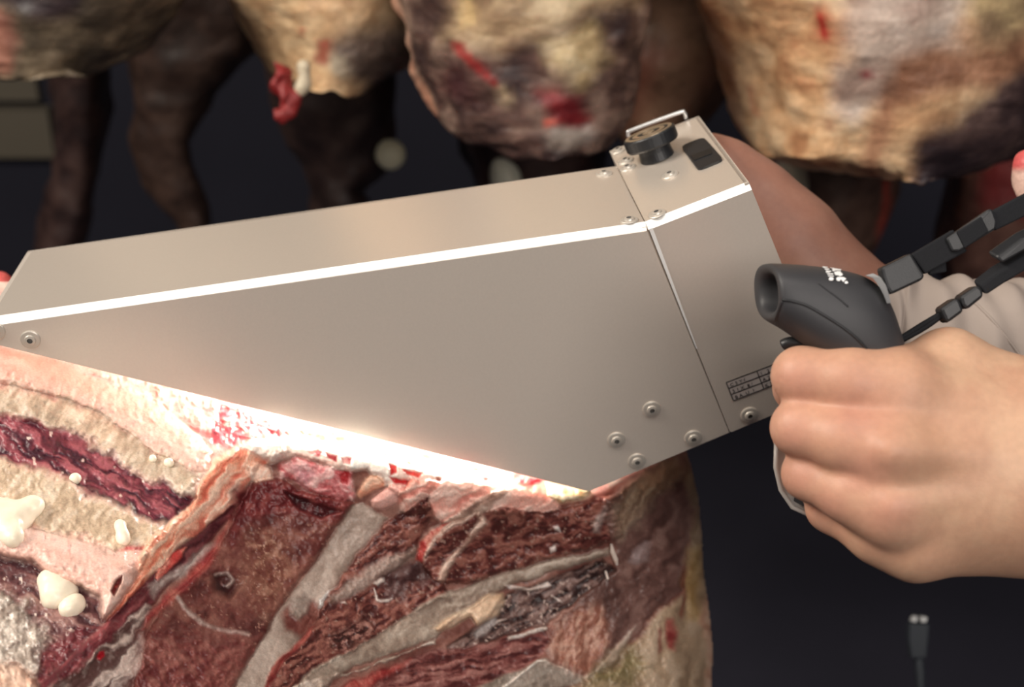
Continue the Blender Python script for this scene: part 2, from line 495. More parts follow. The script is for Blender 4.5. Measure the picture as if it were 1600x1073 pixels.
for x, y in ((966, 236), (978, 252), (981, 263), (1047, 274), (1027, 335)): screw(TR(x, y), upR, 0.95, x)
for x, y in ((983, 345), (944, 272)): screw(TL(x, y), upL, 0.95, x)
# knob on the top plate
kc = TR(1027, 245) - upR * 0.001; kax = unit(upR * math.cos(R(11)) + b_ * math.sin(R(11)))
knob = obj('knob', xf(lathe([(0.0085, 0), (0.0080, 0.004), (0.0080, 0.0068), (0.0124, 0.0070), (0.0130, 0.0080), (0.0130, 0.0128), (0.0126, 0.0134), (0.0001, 0.0134)], 40)[0], frame(kc, kax)),
           lathe([(0.01, 0)] * 8, 40)[1], M['black_plastic'], scanner)
for p in knob.data.polygons: p.use_smooth = False
for r0, r1 in ((0.0118, 0.0100), (0.0082, 0.0058), (0.0030, 0.0001)):
    pr = [(r0, 0.0132), (r0, 0.0138), (r1, 0.0138), (r1, 0.0132)]
    obj('ring', xf(lathe(pr, 40)[0], frame(kc, kax)), lathe(pr, 40)[1], M['knob_glint'], knob)
# wire bail behind the knob
w0, w1 = TR(985, 218, 0), TR(1072, 186, 0)
bd = unit(w1 - w0)
V, Fc = tube(smooth_path([w0, w0 + upR * 0.0035, w0 + upR * 0.0045 + bd * 0.003, w1 + upR * 0.0045 - bd * 0.003, w1 + upR * 0.0035, w1], 6), 0.0011, 10)
obj('wire_handle', V, Fc, M['chrome'], scanner, True)
# rocker switch
M['rocker'] = mat('rocker_black', (0.012, 0.012, 0.013), 0.4, 0, 0.4)
sw = [TR(*p) for p in ((1065, 231), (1100, 217), (1131, 252), (1092, 268))]
swo = plate('switch', rounded([p + upR * 0.0012 for p in sw], 0.0035, 5), upR, 0.0022, M['black_plastic'], scanner)
rk = [TR(x, y, 0.0016) for x, y in ((1081, 247), (1111, 236.5), (1114, 244), (1086, 254.5))]
plate('rocker', rk, upR, 0.0008, M['rocker'], swo)
# printed table sticker
st = [(1134.5, 597), (1232, 560), (1243, 588), (1146, 625.5)]
sp = [S(x, y) + N * 0.00015 for x, y in st]
stick = plate('label_sticker', sp, N, 0.0002, M['sticker'], scanner)
def bil(u, v, lift): return (sp[0] * (1 - u) + sp[1] * u) * (1 - v) + (sp[3] * (1 - u) + sp[2] * u) * v + N * lift
def ruled(u0, v0, u1, v1, wd, name='print_line'):
    p, q = bil(u0, v0, 0.00012), bil(u1, v1, 0.00012)
    t = unit(q - p); s = unit(np.cross(N, t)) * wd / 2
    plate(name, [p + s, q + s, q - s, p - s], N, 0.0001, M['black_print'], stick)
for v in (0.0, 0.335, 0.665, 1.0): ruled(0, v, 1, v, 0.00042)
for u in (0.0, 0.49, 1.0): ruled(u, 0, u, 1, 0.00042)
def text_obj(txt, name, size, Mx, m, parent, ext=0.00005):
    cu = bpy.data.curves.new(name, 'FONT'); cu.body = txt; cu.size = size; cu.extrude = ext
    cu.align_x = 'LEFT'; cu.resolution_u = 3
    to = bpy.data.objects.new(name, cu); COL.objects.link(to)
    dg = bpy.context.evaluated_depsgraph_get(); dg.update()
    me = bpy.data.meshes.new_from_object(to.evaluated_get(dg))
    bpy.data.objects.remove(to); bpy.data.curves.remove(cu)
    me.materials.clear(); me.materials.append(m)
    o = bpy.data.objects.new(name, me); COL.objects.link(o); o.matrix_world = Mx
    attach(o, parent)
    return o
tdir = unit(sp[1] - sp[0])
for row, cells in enumerate((('C 5 Y f', '1 . 2'), ('5 1 X  8 /', 'A 2 f'), ('B A  U  1', 'K 2 U'))):
    for u0, t in zip((0.035, 0.52), cells):
        text_obj(t, 'print_text', 0.0026, frame(bil(u0, 0.28 + row * 0.333, 0.0002), N, tdir), M['black_print'], stick)
# lamp bar inside the open underside
M['lamp'] = emit('scanner_lamp_glow', (1.0, 0.93, 0.86), 170.0)
lp, lq = S(400, 606), S(850, 722)
ld = unit(lq - lp); lu = np.cross(ld, N); lu = lu if lu[2] > 0 else -lu
V = []
for e in (lp, lq):
    o_ = e + b_ * (W_LONG - TH - 0.0005)
    V += [o_, o_ + N * 0.010 - lu * 0.004, o_ + N * 0.013 + lu * 0.004, o_ + lu * 0.012]
lamp = obj('lamp_bar', V, [(0, 1, 5, 4), (1, 2, 6, 5), (2, 3, 7, 6), (3, 0, 4, 7), (3, 2, 1, 0), (4, 5, 6, 7)], M['panel'], scanner)
recalc(lamp.data)
V = [lp + b_ * (W_LONG - 0.011) - lu * 0.0046 , lp + b_ * (W_LONG - 0.0155) + lu * 0.0036, lq + b_ * (W_LONG - 0.0155) + lu * 0.0036, lq + b_ * (W_LONG - 0.011) - lu * 0.0046]
nl = unit(np.cross(V[1] - V[0], V[3] - V[0])); nl = nl if np.dot(nl, N) > 0 else -nl
plate('lamp_diffuser', [v + nl * 0.0012 for v in V], nl, 0.0012, M['lamp'], lamp)
# ------------------------------------------------------------------ the beef quarter under the scanner
STEP = 1.7
gu = np.arange(-170, 1126, STEP); gv = np.arange(440, 1215, STEP)
GU, GV = np.meshgrid(gu, gv, indexing='ij')
nU, nV = GU.shape
U = GU.ravel(); Vv = GV.ravel()
def rbf(ctrl, x, y):
    c = np.array(ctrl, float); q = c[:, :2] / 500.0; n = len(c)
    r = np.linalg.norm(q[:, None] - q[None], axis=-1)
    phi = lambda r: np.where(r > 0, r * r * np.log(np.maximum(r, 1e-9)), 0)
    Am = np.zeros((n + 3, n + 3)); Am[:n, :n] = phi(r) + 0.02 * np.eye(n); Am[:n, n] = 1; Am[:n, n + 1:] = q; Am[n, :n] = 1; Am[n + 1:, :n] = q.T
    wv = np.linalg.solve(Am, np.concatenate([c[:, 2], np.zeros(3)]))
    out = wv[n] + wv[n + 1] * x / 500 + wv[n + 2] * y / 500
    for i in range(n):
        out = out + wv[i] * phi(np.hypot(x / 500 - q[i, 0], y / 500 - q[i, 1]))
    return out
CREST = [(60, 1090, .456), (150, 985, .483), (215, 890, .512), (300, 775, .550), (350, 712, .575), (400, 698, .580), (490, 716, .578), (560, 727, .584), (640, 740, .592), (780, 768, .608), (920, 782, .627)]
DL = rbf(CREST + [(480, 672, .600), (640, 706, .611), (780, 748, .621), (0, 540, .585), (0, 800, .522), (0, 1073, .455), (200, 620, .598), (450, 600, .645), (450, 540, .69), (800, 640, .71), (0, 440, .66), (1000, 700, .69),
                  (600, 1073, .47), (1000, 1073, .49), (-90, 700, .555), (-90, 1073, .45)], U, Vv)
DR = rbf(CREST + [(250, 1073, .490), (300, 960, .527), (400, 880, .568), (400, 1073, .520), (550, 800, .598), (600, 950, .598), (600, 1073, .572), (800, 850, .637), (800, 1073, .612), (950, 950, .650),
                  (1050, 850, .668), (1050, 1073, .66), (1040, 740, .66), (0, 800, .42), (100, 700, .44), (0, 1000, .42), (0, 560, .42), (300, 580, .50), (450, 600, .56), (700, 660, .59)], U, Vv)
k_ = 0.006
DEP = -smin(-DL, -DR, k_)
SIL = [(1060, 600), (1075, 712), (1084, 738), (1091, 775), (1098, 830), (1100, 890), (1103, 915), (1110, 960), (1114, 1000), (1113, 1050), (1111, 1140), (1104, 1230)]
sx = np.interp(Vv, [p[1] for p in SIL], [p[0] for p in SIL]) + 4 * (fbm2(Vv / 30, U * 0, 3, 5) - .5)
inside = sx - U
tq = np.clip(inside / 75.0, 0, 1)
DEP = DEP + 0.055 * (1 - np.sqrt(np.maximum(0, 1 - (1 - tq) ** 2)))

COLR = np.zeros((len(U), 3)); HGT = np.zeros(len(U)); WET = np.zeros(len(U)); RID = np.full(len(U), -1)
REG = []
# shared noise fields
N_lo = fbm2(U / 60, Vv / 60, 4, 1) - .5
N_md = fbm2(U / 22, Vv / 22, 4, 2) - .5
N_fi = fbm2(U / 8, Vv / 8, 3, 3) - .5
wx = fbm2(U / 26, Vv / 26, 4, 21) - .5
wy = fbm2(U / 26, Vv / 26, 4, 31) - .5
def streak(sel, ang, la, lb, seed, octv=4):
    a = R(ang); x = U[sel] + 30 * wx[sel] * min(1, lb / 10); y = Vv[sel] + 30 * wy[sel] * min(1, lb / 10)
    s = x * math.cos(a) - y * math.sin(a); t = x * math.sin(a) + y * math.cos(a)     # ang counter-clockwise in the picture
    return fbm2(s / la, t / lb, octv, seed) - .5
def lerp(a, b, t): return a + (b - a) * t[..., None]
def region(name, poly, cols, edge=4, warp=8, rise=0.0, round_w=None, tex=(0, 14, 14), tex_gain=2.2, rough=0.0008, fib=0.0, speck=None, line=None, own=True, wet=0.0, seed=None):
    """one anatomical piece: cols = (dark, mid, light) sRGB; tex = (angle, length, width) of its grain"""
    seed = seed or (len(REG) * 7 + 11)
    if line is None:
        pa = np.array(poly, float); mg = 40
    else:
        pa = np.array(poly, float); mg = 40 + line
    sel = np.where((U > pa[:, 0].min() - mg) & (U < pa[:, 0].max() + mg) & (Vv > pa[:, 1].min() - mg) & (Vv < pa[:, 1].max() + mg))[0]
    x = U[sel] + warp * 2 * wx[sel]; y = Vv[sel] + warp * 2 * wy[sel]
    sd = poly_sd(x, y, poly) if line is None else line - line_d(x, y, poly)
    sd = sd + 0.35 * warp * N_fi[sel]
    m = sstep(-edge, edge, sd)
    g = streak(sel, *tex, seed)
    t = np.clip(0.5 + tex_gain * g, 0, 1)
    c = [srgb_arr(q) for q in cols]
    colr = np.where((t < .5)[:, None], lerp(c[0], c[1], t * 2), lerp(c[1], c[2], t * 2 - 1))
    if speck:
        sc_, thr, sci = speck
        ns = fbm2(U[sel] / sci, Vv[sel] / sci, 2, seed + 3)
        colr = lerp(colr, srgb_arr(sc_), sstep(thr, thr + .06, ns))
    COLR[sel] = lerp(COLR[sel], colr, m) if name != 'core' else colr
    h = rise * m
    if round_w:
        q = np.clip(sd / round_w, 0, 1); h = rise * np.sqrt(np.maximum(0, 1 - (1 - q) ** 2))
    HGT[sel] = HGT[sel] + h + m * (rough * 0.9 * N_fi[sel] + fib * 1.0 * g)
    WET[sel] = WET[sel] * (1 - m) + wet * m
    if own:
        REG.append(name); RID[sel[sd > 0]] = len(REG) - 1
    return sel
def c7(*p): return [(a / 1.941, 520 + b / 1.941) for a, b in p]
def c8(*p): return [(400 + a / 2.133, 600 + b / 2.133) for a, b in p]
def c2(*p): return [(330 + a / 4.571, 620 + b / 4.571) for a, b in p]
def c3(*p): return [(620 + a / 4.571, 680 + b / 4.571) for a, b in p]
def c4(*p): return [(a / 4.571, 840 + b / 4.571) for a, b in p]
def c5(*p): return [(350 + a / 4.571, 840 + b / 4.571) for a, b in p]
def c6(*p): return [(640 + a / 3.2, 840 + b / 3.2) for a, b in p]

FAT = ((205, 180, 155), (228, 208, 184), (240, 226, 206))
PINKFAT = ((226, 160, 140), (238, 192, 172), (244, 214, 198))
RIB = ((214, 166, 150), (226, 186, 172), (232, 200, 188))
MUSC = ((70, 26, 34), (118, 46, 54), (160, 90, 92))
BONE = ((74, 30, 28), (116, 58, 50), (150, 92, 78))
CART = ((146, 124, 110), (178, 156, 142), (198, 178, 164))
# base coats: inner rib side, cut face
region('core', [(-300, 400), (1300, 400), (1300, 1300), (-300, 1300)], ((110, 62, 54), (136, 86, 74), (160, 112, 98)), warp=0, tex=(25, 40, 12), own=False)
REG.append('body'); RID[:] = 0
inn = [(-200, 430), (1100, 430), (1090, 690), (920, 776), (780, 760), (640, 735), (480, 700), (390, 692), (345, 712), (300, 780), (215, 890), (150, 980), (60, 1130), (0, 1230), (-200, 1230)]
region('inner_lining', inn, ((214, 150, 140), (232, 186, 172), (242, 214, 200)), edge=5, warp=4, tex=(-20, 60, 16), own=True)
# tissue between the first rib and the scanner
region('membrane_strip', [(-100, 440), (1000, 600), (780, 740), (560, 690), (440, 672), (330, 706), (309, 680), (247, 628), (155, 597), (77, 561), (-100, 520)],
       ((226, 120, 120), (238, 190, 182), (246, 226, 216)), tex=(-22, 70, 15), warp=6, rise=0.0012, fib=0.003)
region('bloody_tissue', c2((0, 30), (330, 110), (440, 150), (600, 230), (560, 290), (300, 270), (150, 340), (0, 330)), ((190, 78, 92), (216, 124, 130), (240, 196, 188)), tex=(-15, 16, 9), tex_gain=3.2, warp=8, fib=0.003, speck=((246, 226, 220), .66, 5))
region('clot', c7((225, 128), (255, 130), (246, 165), (240, 142)), ((168, 20, 34), (186, 36, 48), (200, 60, 66)), edge=1.5, warp=2, own=False)
# rib one, its fringe of fat, the muscle between the ribs
region('rib', [(-200, 505), (0, 541), (77, 560), (155, 595), (247, 628), (309, 680), (332, 706), (322, 735), (304, 736), (247, 711), (155, 644), (103, 623), (0, 597), (-200, 575)],
       RIB, edge=5, warp=3, rise=0.0065, round_w=28, tex=(-22, 120, 18), tex_gain=1.2, rough=0.0002, wet=.5)
region('fat_fringe', [(-200, 570), (0, 596), (103, 623), (155, 644), (247, 711), (304, 735), (318, 742), (300, 782), (289, 772), (222, 742), (170, 711), (129, 685), (93, 669), (52, 654), (0, 649), (-200, 636)],
       ((150, 130, 112), (188, 168, 146), (216, 200, 182)), edge=11, warp=14, rise=0.002, tex=(55, 22, 6), tex_gain=1.5, fib=0.0005, rough=0.0003)
region('intercostal_muscle', [(-200, 630), (0, 647), (52, 654), (93, 669), (129, 685), (170, 711), (222, 742), (289, 772), (304, 782), (284, 806), (258, 822), (232, 814), (191, 798), (155, 778), (103, 752), (52, 736), (0, 716), (-200, 700)],
       ((62, 24, 38), (108, 42, 54), (156, 84, 92)), edge=7, warp=13, rise=-0.002, tex=(-30, 42, 8), tex_gain=2.6, fib=0.002, wet=.7, speck=((220, 190, 180), .80, 9))
region('fat_fringe', [(-200, 700), (0, 716), (52, 736), (103, 752), (155, 778), (191, 798), (232, 814), (262, 822), (240, 850), (222, 858), (180, 857), (103, 839), (31, 819), (-200, 800)],
       ((164, 140, 118), (200, 176, 150), (220, 202, 182)), edge=11, warp=14, rise=0.003, tex=(55, 22, 7), tex_gain=1.3, fib=0.0005, rough=0.0003)
region('red_stain', c7((330, 660), (380, 645), (440, 645), (430, 690), (390, 680)), ((160, 30, 46), (190, 52, 64), (222, 120, 116)), edge=5, warp=6, own=False)
region('rib', [(-200, 795), (31, 819), (103, 839), (180, 858), (222, 858), (234, 862), (216, 900), (178, 950), (160, 972), (155, 932), (103, 911), (52, 880), (0, 868), (-200, 850)],
       RIB, edge=4, warp=3, rise=0.0085, round_w=34, tex=(-18, 120, 20), tex_gain=1.3, rough=0.0002, wet=.5)
region('blood_vessel', c7((210, 625), (215, 690), (208, 660)), ((214, 130, 120), (220, 150, 138), (228, 170, 156)), edge=3, warp=4, own=False, line=None)
region('intercostal_muscle', [(-200, 850), (0, 870), (52, 880), (103, 911), (155, 932), (166, 968), (120, 1020), (80, 1062), (0, 1230), (-200, 1230)],
       ((70, 40, 44), (104, 66, 66), (146, 110, 104)), edge=6, warp=8, rise=-0.003, tex=(-20, 46, 9), tex_gain=2.4, fib=0.0016, wet=.6, speck=((214, 192, 180), .80, 8))
region('muscle_dark_red', c4((250, 880), (560, 640), (720, 620), (640, 700), (420, 930), (300, 1065), (240, 1065)), ((76, 26, 34), (104, 42, 48), (130, 70, 72)), edge=6, warp=8, own=False, tex=(40, 24, 6))  # darker, redder patch of the muscle
region('fat_fringe', c4((-1000, 250), (0, 370), (120, 420), (230, 560), (330, 640), (380, 760), (240, 880), (250, 960), (0, 900), (-1000, 800)),
       ((140, 124, 114), (178, 164, 152), (206, 194, 182)), edge=12, warp=18, rise=0.0025, tex=(45, 22, 8), tex_gain=1.7, fib=0.0010, rough=0.001, speck=((236, 226, 216), .74, 6))
region('rib', c4((-1000, 700), (0, 880), (150, 930), (260, 1000), (300, 1080), (300, 1300), (-1000, 1300)), ((206, 160, 138), (222, 186, 164), (234, 206, 188)), edge=8, warp=6, rise=0.004, round_w=24, tex=(-30, 40, 10), tex_gain=1.5)
region('hole', c4((790, 380), (830, 300), (870, 270), (860, 320), (810, 420)), ((60, 14, 16), (100, 30, 30), (150, 60, 54)), edge=1.5, warp=2, rise=-0.004, own=False)
# crest of fat along the cut
region('fat_seam', c7((325, 872), (420, 735), (425, 680), (450, 630), (590, 505), (640, 390), (700, 345), (830, 315), (900, 330), (860, 380), (790, 400), (770, 440), (720, 520), (600, 608), (470, 725), (345, 862)),
       ((222, 112, 88), (238, 160, 130), (248, 206, 180)), edge=3, warp=6, rise=0.004, round_w=14, tex=(52, 46, 8), tex_gain=2.6, fib=0.0032, wet=.5)
region('muscle_strip', c7((100, 1090), (310, 884), (470, 726), (600, 608), (720, 505), (700, 560), (560, 715), (430, 860), (300, 985), (180, 1080), (150, 1110)), ((74, 24, 32), (104, 42, 48), (140, 72, 74)), edge=3, warp=3, rise=0.0015, round_w=10, tex=(46, 60, 7), fib=0.0012, wet=.6)
region('red_flap', c4((1110, 290), (1130, 220), (1240, 110), (1340, 70), (1300, 140), (1180, 260), (1130, 320)), ((200, 60, 54), (222, 104, 90), (236, 150, 130)), edge=2, warp=3, rise=0.002, tex=(45, 20, 6), fib=0.001)
region('torn_fat', c4((340, 1080), (560, 930), (760, 760), (900, 620), (1060, 470), (1100, 500), (1050, 640), (1060, 760), (1040, 900), (960, 1080), (800, 1300), (200, 1300)),
       ((96, 66, 62), (156, 134, 126), (206, 182, 170)), edge=4, warp=10, rise=0.001, tex=(38, 38, 10), tex_gain=3.2, fib=0.004, wet=.4)
region('blood_spot', c4((690, 850), (710, 815), (745, 810), (750, 845), (720, 875), (695, 870)), ((140, 8, 24), (160, 14, 30), (170, 26, 40)), edge=1.5, warp=1, rise=0.001, round_w=5, own=False)
region('grey_nerve', c4((1060, 350), (1330, 190), (1500, 40), (1560, 40), (1400, 200), (1240, 300), (1100, 420)), ((150, 128, 122), (178, 156, 148), (198, 180, 172)), edge=6, warp=6, rise=0.001, tex=(35, 30, 8), own=False)
# vertebra slab one
slab1 = c7((770, 452), (850, 440), (900, 478), (980, 500), (1075, 515), (1050, 560), (1010, 610), (960, 680), (900, 755), (830, 870), (780, 960), (700, 1090), (640, 1160), (380, 1160), (415, 1040), (450, 920), (500, 820), (560, 760), (620, 705), (690, 610), (730, 520))
region('vertebra', slab1, ((78, 28, 28), (112, 54, 48), (146, 90, 76)), edge=3, warp=5, rise=0.004, round_w=12, tex=(20, 30, 22), tex_gain=1.8, rough=0.0014, speck=((160, 112, 96), .78, 5), wet=.3)
region('slab_red', c7((700, 560), (640, 700), (470, 860), (440, 900), (450, 860), (560, 740), (680, 600)), ((150, 40, 44), (176, 64, 58), (206, 110, 94)), edge=7, warp=6, own=False, rise=0.001)
region('slab_dark', c7((700, 470), (850, 450), (1060, 520), (1020, 580), (900, 540), (760, 560), (700, 640)), ((92, 24, 28), (116, 38, 40), (140, 62, 58)), edge=12, warp=8, own=False)
region('slab_warm', c7((760, 600), (860, 610), (880, 740), (800, 860), (740, 760)), ((112, 56, 46), (140, 86, 68), (168, 118, 96)), edge=24, warp=10, own=False, speck=((180, 134, 112), .7, 4))
region('slab_pit', c7((650, 740), (700, 730), (730, 760), (700, 800), (650, 790)), ((50, 18, 20), (72, 30, 30), (110, 70, 64)), edge=8, warp=8, rise=-0.004, own=False)
region('nerve_ring', c7((655, 735), (690, 728), (708, 748), (690, 768)), ((140, 110, 104), (160, 134, 126), (176, 150, 142)), edge=2, line=2.6, warp=2, rise=0.0012, own=False)
region('growth_line', c7((540, 800), (575, 850), (610, 880), (680, 906), (750, 912)), ((150, 118, 108), (172, 144, 134), (186, 160, 150)), edge=3, line=3.0, warp=3, rise=0.001, own=False)
region('slab_tear', c7((860, 480), (960, 520), (1040, 540), (980, 560), (900, 530)), ((60, 18, 22), (82, 26, 30), (110, 44, 44)), edge=3, warp=4, rise=-0.003, own=False)
region('slab_low', c7((440, 920), (560, 900), (700, 930), (760, 930), (690, 1100), (400, 1100)), ((104, 40, 40), (128, 62, 56), (152, 90, 80)), edge=26, warp=10, own=False)
# pink knuckle above slab one and its neighbours
region('crest_fat', c2((430, 470), (200, 360), (300, 300), (440, 280), (560, 300), (760, 120), (1600, 360), (1600, 520), (1560, 700), (1400, 800), (1250, 640), (1100, 520), (1000, 520), (860, 520), (760, 440), (600, 420)),
       ((236, 190, 176), (244, 222, 208), (250, 240, 230)), edge=4, warp=6, rise=0.003, round_w=12, tex=(-18, 50, 12), tex_gain=1.8, fib=0.0014, wet=.4)
region('gristle_knuckle', c2((480, 480), (600, 430), (720, 460), (900, 520), (1010, 520), (1030, 700), (1000, 750), (900, 745), (740, 680), (560, 590), (470, 580)), ((196, 84, 88), (226, 138, 138), (240, 190, 184)), edge=3, warp=6, rise=0.003, round_w=12, tex=(-25, 18, 10), tex_gain=2.6, fib=0.002, wet=.6)
region('gristle_pale', c2((560, 490), (680, 470), (740, 540), (680, 640), (600, 600)), ((214, 140, 146), (224, 160, 162), (232, 180, 178)), edge=6, warp=4, own=False)
region('fat_knob', c2((260, 480), (340, 470), (420, 500), (440, 590), (330, 610), (290, 600)), ((240, 186, 160), (244, 204, 180), (248, 220, 200)), edge=3, warp=3, rise=0.003, round_w=10, own=True, tex=(80, 20, 8))
region('pit', c2((920, 560), (950, 525), (985, 540), (975, 620), (930, 610)), ((170, 24, 34), (190, 44, 50), (216, 96, 92)), edge=2, warp=2, rise=-0.002, own=False)
for k, q in enumerate([((700, 390), (760, 370), (800, 400), (760, 420)), ((810, 380), (900, 410), (890, 460), (830, 430)), ((920, 420), (1000, 430), (980, 470), (930, 460))]):
    region('crest_clot', c2(*q), ((150, 40, 48), (178, 70, 74), (226, 160, 154)), edge=2, warp=5, own=False, rise=-.001)
region('joint_fat', c2((1030, 700), (1100, 590), (1150, 550), (1220, 580), (1240, 630), (1120, 690), (1060, 720)), ((236, 150, 116), (242, 180, 146), (246, 204, 176)), edge=2, warp=3, rise=0.003, round_w=9, tex=(20, 20, 8))
region('joint_cap', c2((1130, 740), (1200, 680), (1280, 620), (1370, 620), (1390, 680), (1330, 760), (1240, 800), (1150, 790)), ((232, 150, 136), (240, 180, 166), (246, 206, 196)), edge=2, warp=2, rise=0.006, round_w=20, tex=(35, 30, 20), tex_gain=1.0, rough=.0001, wet=.9)
for q in [((1270, 480), (1330, 490), (1330, 540), (1280, 560)), ((1370, 510), (1500, 540), (1480, 570), (1400, 550)), ((1270, 570), (1440, 590), (1400, 620), (1300, 610)), ((1240, 410), (1262, 410), (1258, 440), (1242, 440))]:
    region('crest_clot', c2(*q), ((176, 20, 26), (200, 40, 42), (220, 80, 70)), edge=2, warp=4, own=False, rise=-.0015)
for q in [((1040, 310), (1080, 310), (1075, 335), (1045, 330)), ((1160, 330), (1200, 335), (1190, 355)), ((1400, 450), (1440, 455), (1425, 485))]:
    region('crest_speck', c2(*q), ((190, 150, 90), (204, 170, 110), (214, 184, 130)), edge=3, warp=4, own=False)
# pink flesh shelf right of slab two
region('flesh_shelf', c3((0, 400), (100, 300), (300, 330), (420, 300), (600, 280), (720, 200), (800, 240), (1080, 310), (1380, 400), (1150, 500), (1160, 540), (1090, 560), (960, 560), (900, 610), (880, 560), (780, 590), (560, 540), (330, 640), (240, 560), (0, 560)),
       ((230, 140, 124), (238, 174, 156), (246, 206, 190)), edge=3, warp=6, rise=0.004, round_w=12, tex=(28, 44, 12), tex_gain=2.2, fib=0.003, wet=.5)
for q in [((390, 300), (520, 280), (660, 235), (640, 320), (420, 320)), ((800, 240), (960, 300), (1080, 320), (1040, 360), (940, 380), (820, 310)), ((710, 205), (790, 190), (795, 235))]:
    region('red_flesh', c3(*q), ((196, 30, 50), (216, 66, 76), (232, 120, 112)), edge=5, warp=6, own=False, rise=0.001)
region('yellow_fat', c3((1080, 330), (1380, 400), (1370, 420), (1150, 490), (1060, 440)), ((238, 206, 150), (244, 222, 180), (248, 234, 210)), edge=4, warp=6, rise=0.003, round_w=8, tex=(10, 20, 8))
# grey cartilage disc between slab one and slab two
region('cartilage_disc', [(550, 790), (566, 784), (590, 800), (608, 808), (585, 835), (559, 862), (535, 898), (512, 930), (498, 947), (488, 956), (475, 985), (462, 1005), (440, 1040), (420, 1073), (390, 1130), (350, 1130), (372, 1062), (403, 1012), (428, 968), (458, 922), (500, 868), (525, 832)],
       CART, edge=3, warp=4, rise=0.002, round_w=12, tex=(52, 50, 16), tex_gain=1.6, rough=0.0003, wet=.5)
region('cartilage_dark', c5((470, 460), (560, 420), (640, 430), (680, 480), (700, 590), (560, 690), (450, 660), (430, 540)), ((104, 46, 40), (128, 70, 60), (150, 96, 84)), edge=7, warp=8, own=False, rise=-0.002)
region('cartilage_tip', c5((470, 440), (560, 400), (610, 430), (590, 540), (540, 590), (480, 550)), ((140, 120, 108), (160, 140, 128), (176, 156, 144)), edge=5, warp=4, own=False, rise=0.0015)
region('frayed_gristle', c5((670, 430), (760, 370), (850, 290), (870, 300), (780, 400), (700, 490), (670, 500)), ((176, 166, 158), (204, 196, 190), (224, 218, 212)), edge=2, warp=6, rise=0.002, tex=(50, 20, 4), fib=.002)
region('red_fissure', c5((280, 1080), (330, 920), (480, 790), (620, 640), (720, 560), (640, 720), (520, 830), (380, 980), (330, 1090)), ((120, 34, 34), (150, 56, 50), (180, 90, 78)), edge=3, warp=4, rise=0.001, tex=(45, 40, 6), fib=.0015, wet=.5)
# vertebra slab two
region('vertebra', [(672, 771), (676, 805), (658, 835), (652, 862), (602, 902), (640, 905), (690, 902), (700, 930), (640, 962), (560, 1010), (480, 1062), (440, 1090), (415, 1100), (420, 1070), (450, 1030), (486, 990), (498, 952), (512, 930), (560, 866), (610, 811), (640, 795)],
       BONE, edge=3, warp=6, rise=0.003, round_w=10, tex=(33, 14, 6), tex_gain=3.0, fib=0.0022, rough=0.0012, speck=((160, 122, 108), .77, 5), wet=.3)
region('slab_dark', c5((1100, 250), (1380, 160), (1500, 300), (1380, 330), (1250, 480), (1100, 300)), ((66, 38, 38), (92, 60, 58), (116, 84, 80)), edge=12, warp=14, own=False)
region('periosteum', c5((740, 440), (920, 300), (1100, 180), (1380, 60), (1380, 130), (1100, 290), (900, 420), (760, 470)), ((128, 100, 88), (152, 126, 114), (172, 148, 136)), edge=6, warp=6, own=False, rise=.0012, tex=(35, 40, 9))
for q in [((1060, 320), (1150, 280), (1150, 310), (1100, 340)), ((1070, 350), (1110, 430), (1200, 430), (1180, 450), (1100, 450)), ((840, 460), (870, 450), (880, 470))]:
    region('bone_chip', c5(*q), ((190, 170, 158), (206, 188, 178), (220, 206, 198)), edge=1.5, warp=4, own=False, rise=0.0012)
region('pits', c5((760, 700), (930, 600), (1040, 560), (1080, 610), (900, 790), (760, 800)), ((40, 16, 16), (90, 44, 40), (160, 112, 100)), edge=14, warp=10, own=False, tex=(33, 7, 3.5), tex_gain=4, fib=.002)
# rim and slab three
region('vertebra', [(672, 905), (660, 886), (662, 858), (700, 822), (730, 806), (790, 790), (830, 800), (880, 795), (960, 770), (1000, 745), (965, 800), (975, 835), (950, 848), (880, 868), (800, 890), (740, 908), (700, 912)],
       BONE, edge=3, warp=6, rise=0.004, round_w=10, tex=(12, 15, 6), tex_gain=3.0, fib=0.002, rough=0.0012, speck=((160, 122, 108), .77, 5), wet=.3)
region('bone_rim', c3((140, 880), (160, 760), (260, 660), (420, 560), (640, 420), (760, 370), (800, 400), (700, 470), (620, 560), (640, 640), (560, 730), (460, 820), (400, 930), (340, 1050), (280, 1030), (360, 900), (500, 740), (580, 600), (560, 560), (430, 640), (280, 740), (220, 830), (200, 900), (160, 920)),
       ((150, 112, 98), (190, 152, 134), (220, 190, 172)), edge=3, warp=4, rise=0.002, round_w=7, tex=(35, 30, 7), tex_gain=2.2, fib=.0015)
region('red_rim', c3((130, 890), (160, 770), (230, 700), (330, 630), (380, 620), (270, 720), (200, 820), (180, 920)), ((160, 30, 30), (196, 66, 58), (226, 140, 120)), edge=3, warp=5, own=False)
region('sinew', c3((1400, 690), (1420, 600), (1520, 440), (1560, 470), (1480, 600), (1440, 700)), ((130, 104, 98), (160, 134, 126), (180, 156, 148)), edge=4, warp=5, rise=.0015, tex=(60, 24, 6))
for q in [((1120, 650), (1150, 645), (1165, 690), (1130, 670)), ((1090, 800), (1130, 780), (1130, 820), (1095, 835))]:
    region('bone_chip', c3(*q), ((200, 180, 170), (216, 198, 190), (226, 212, 206)), edge=1.5, warp=3, own=False, rise=.001)
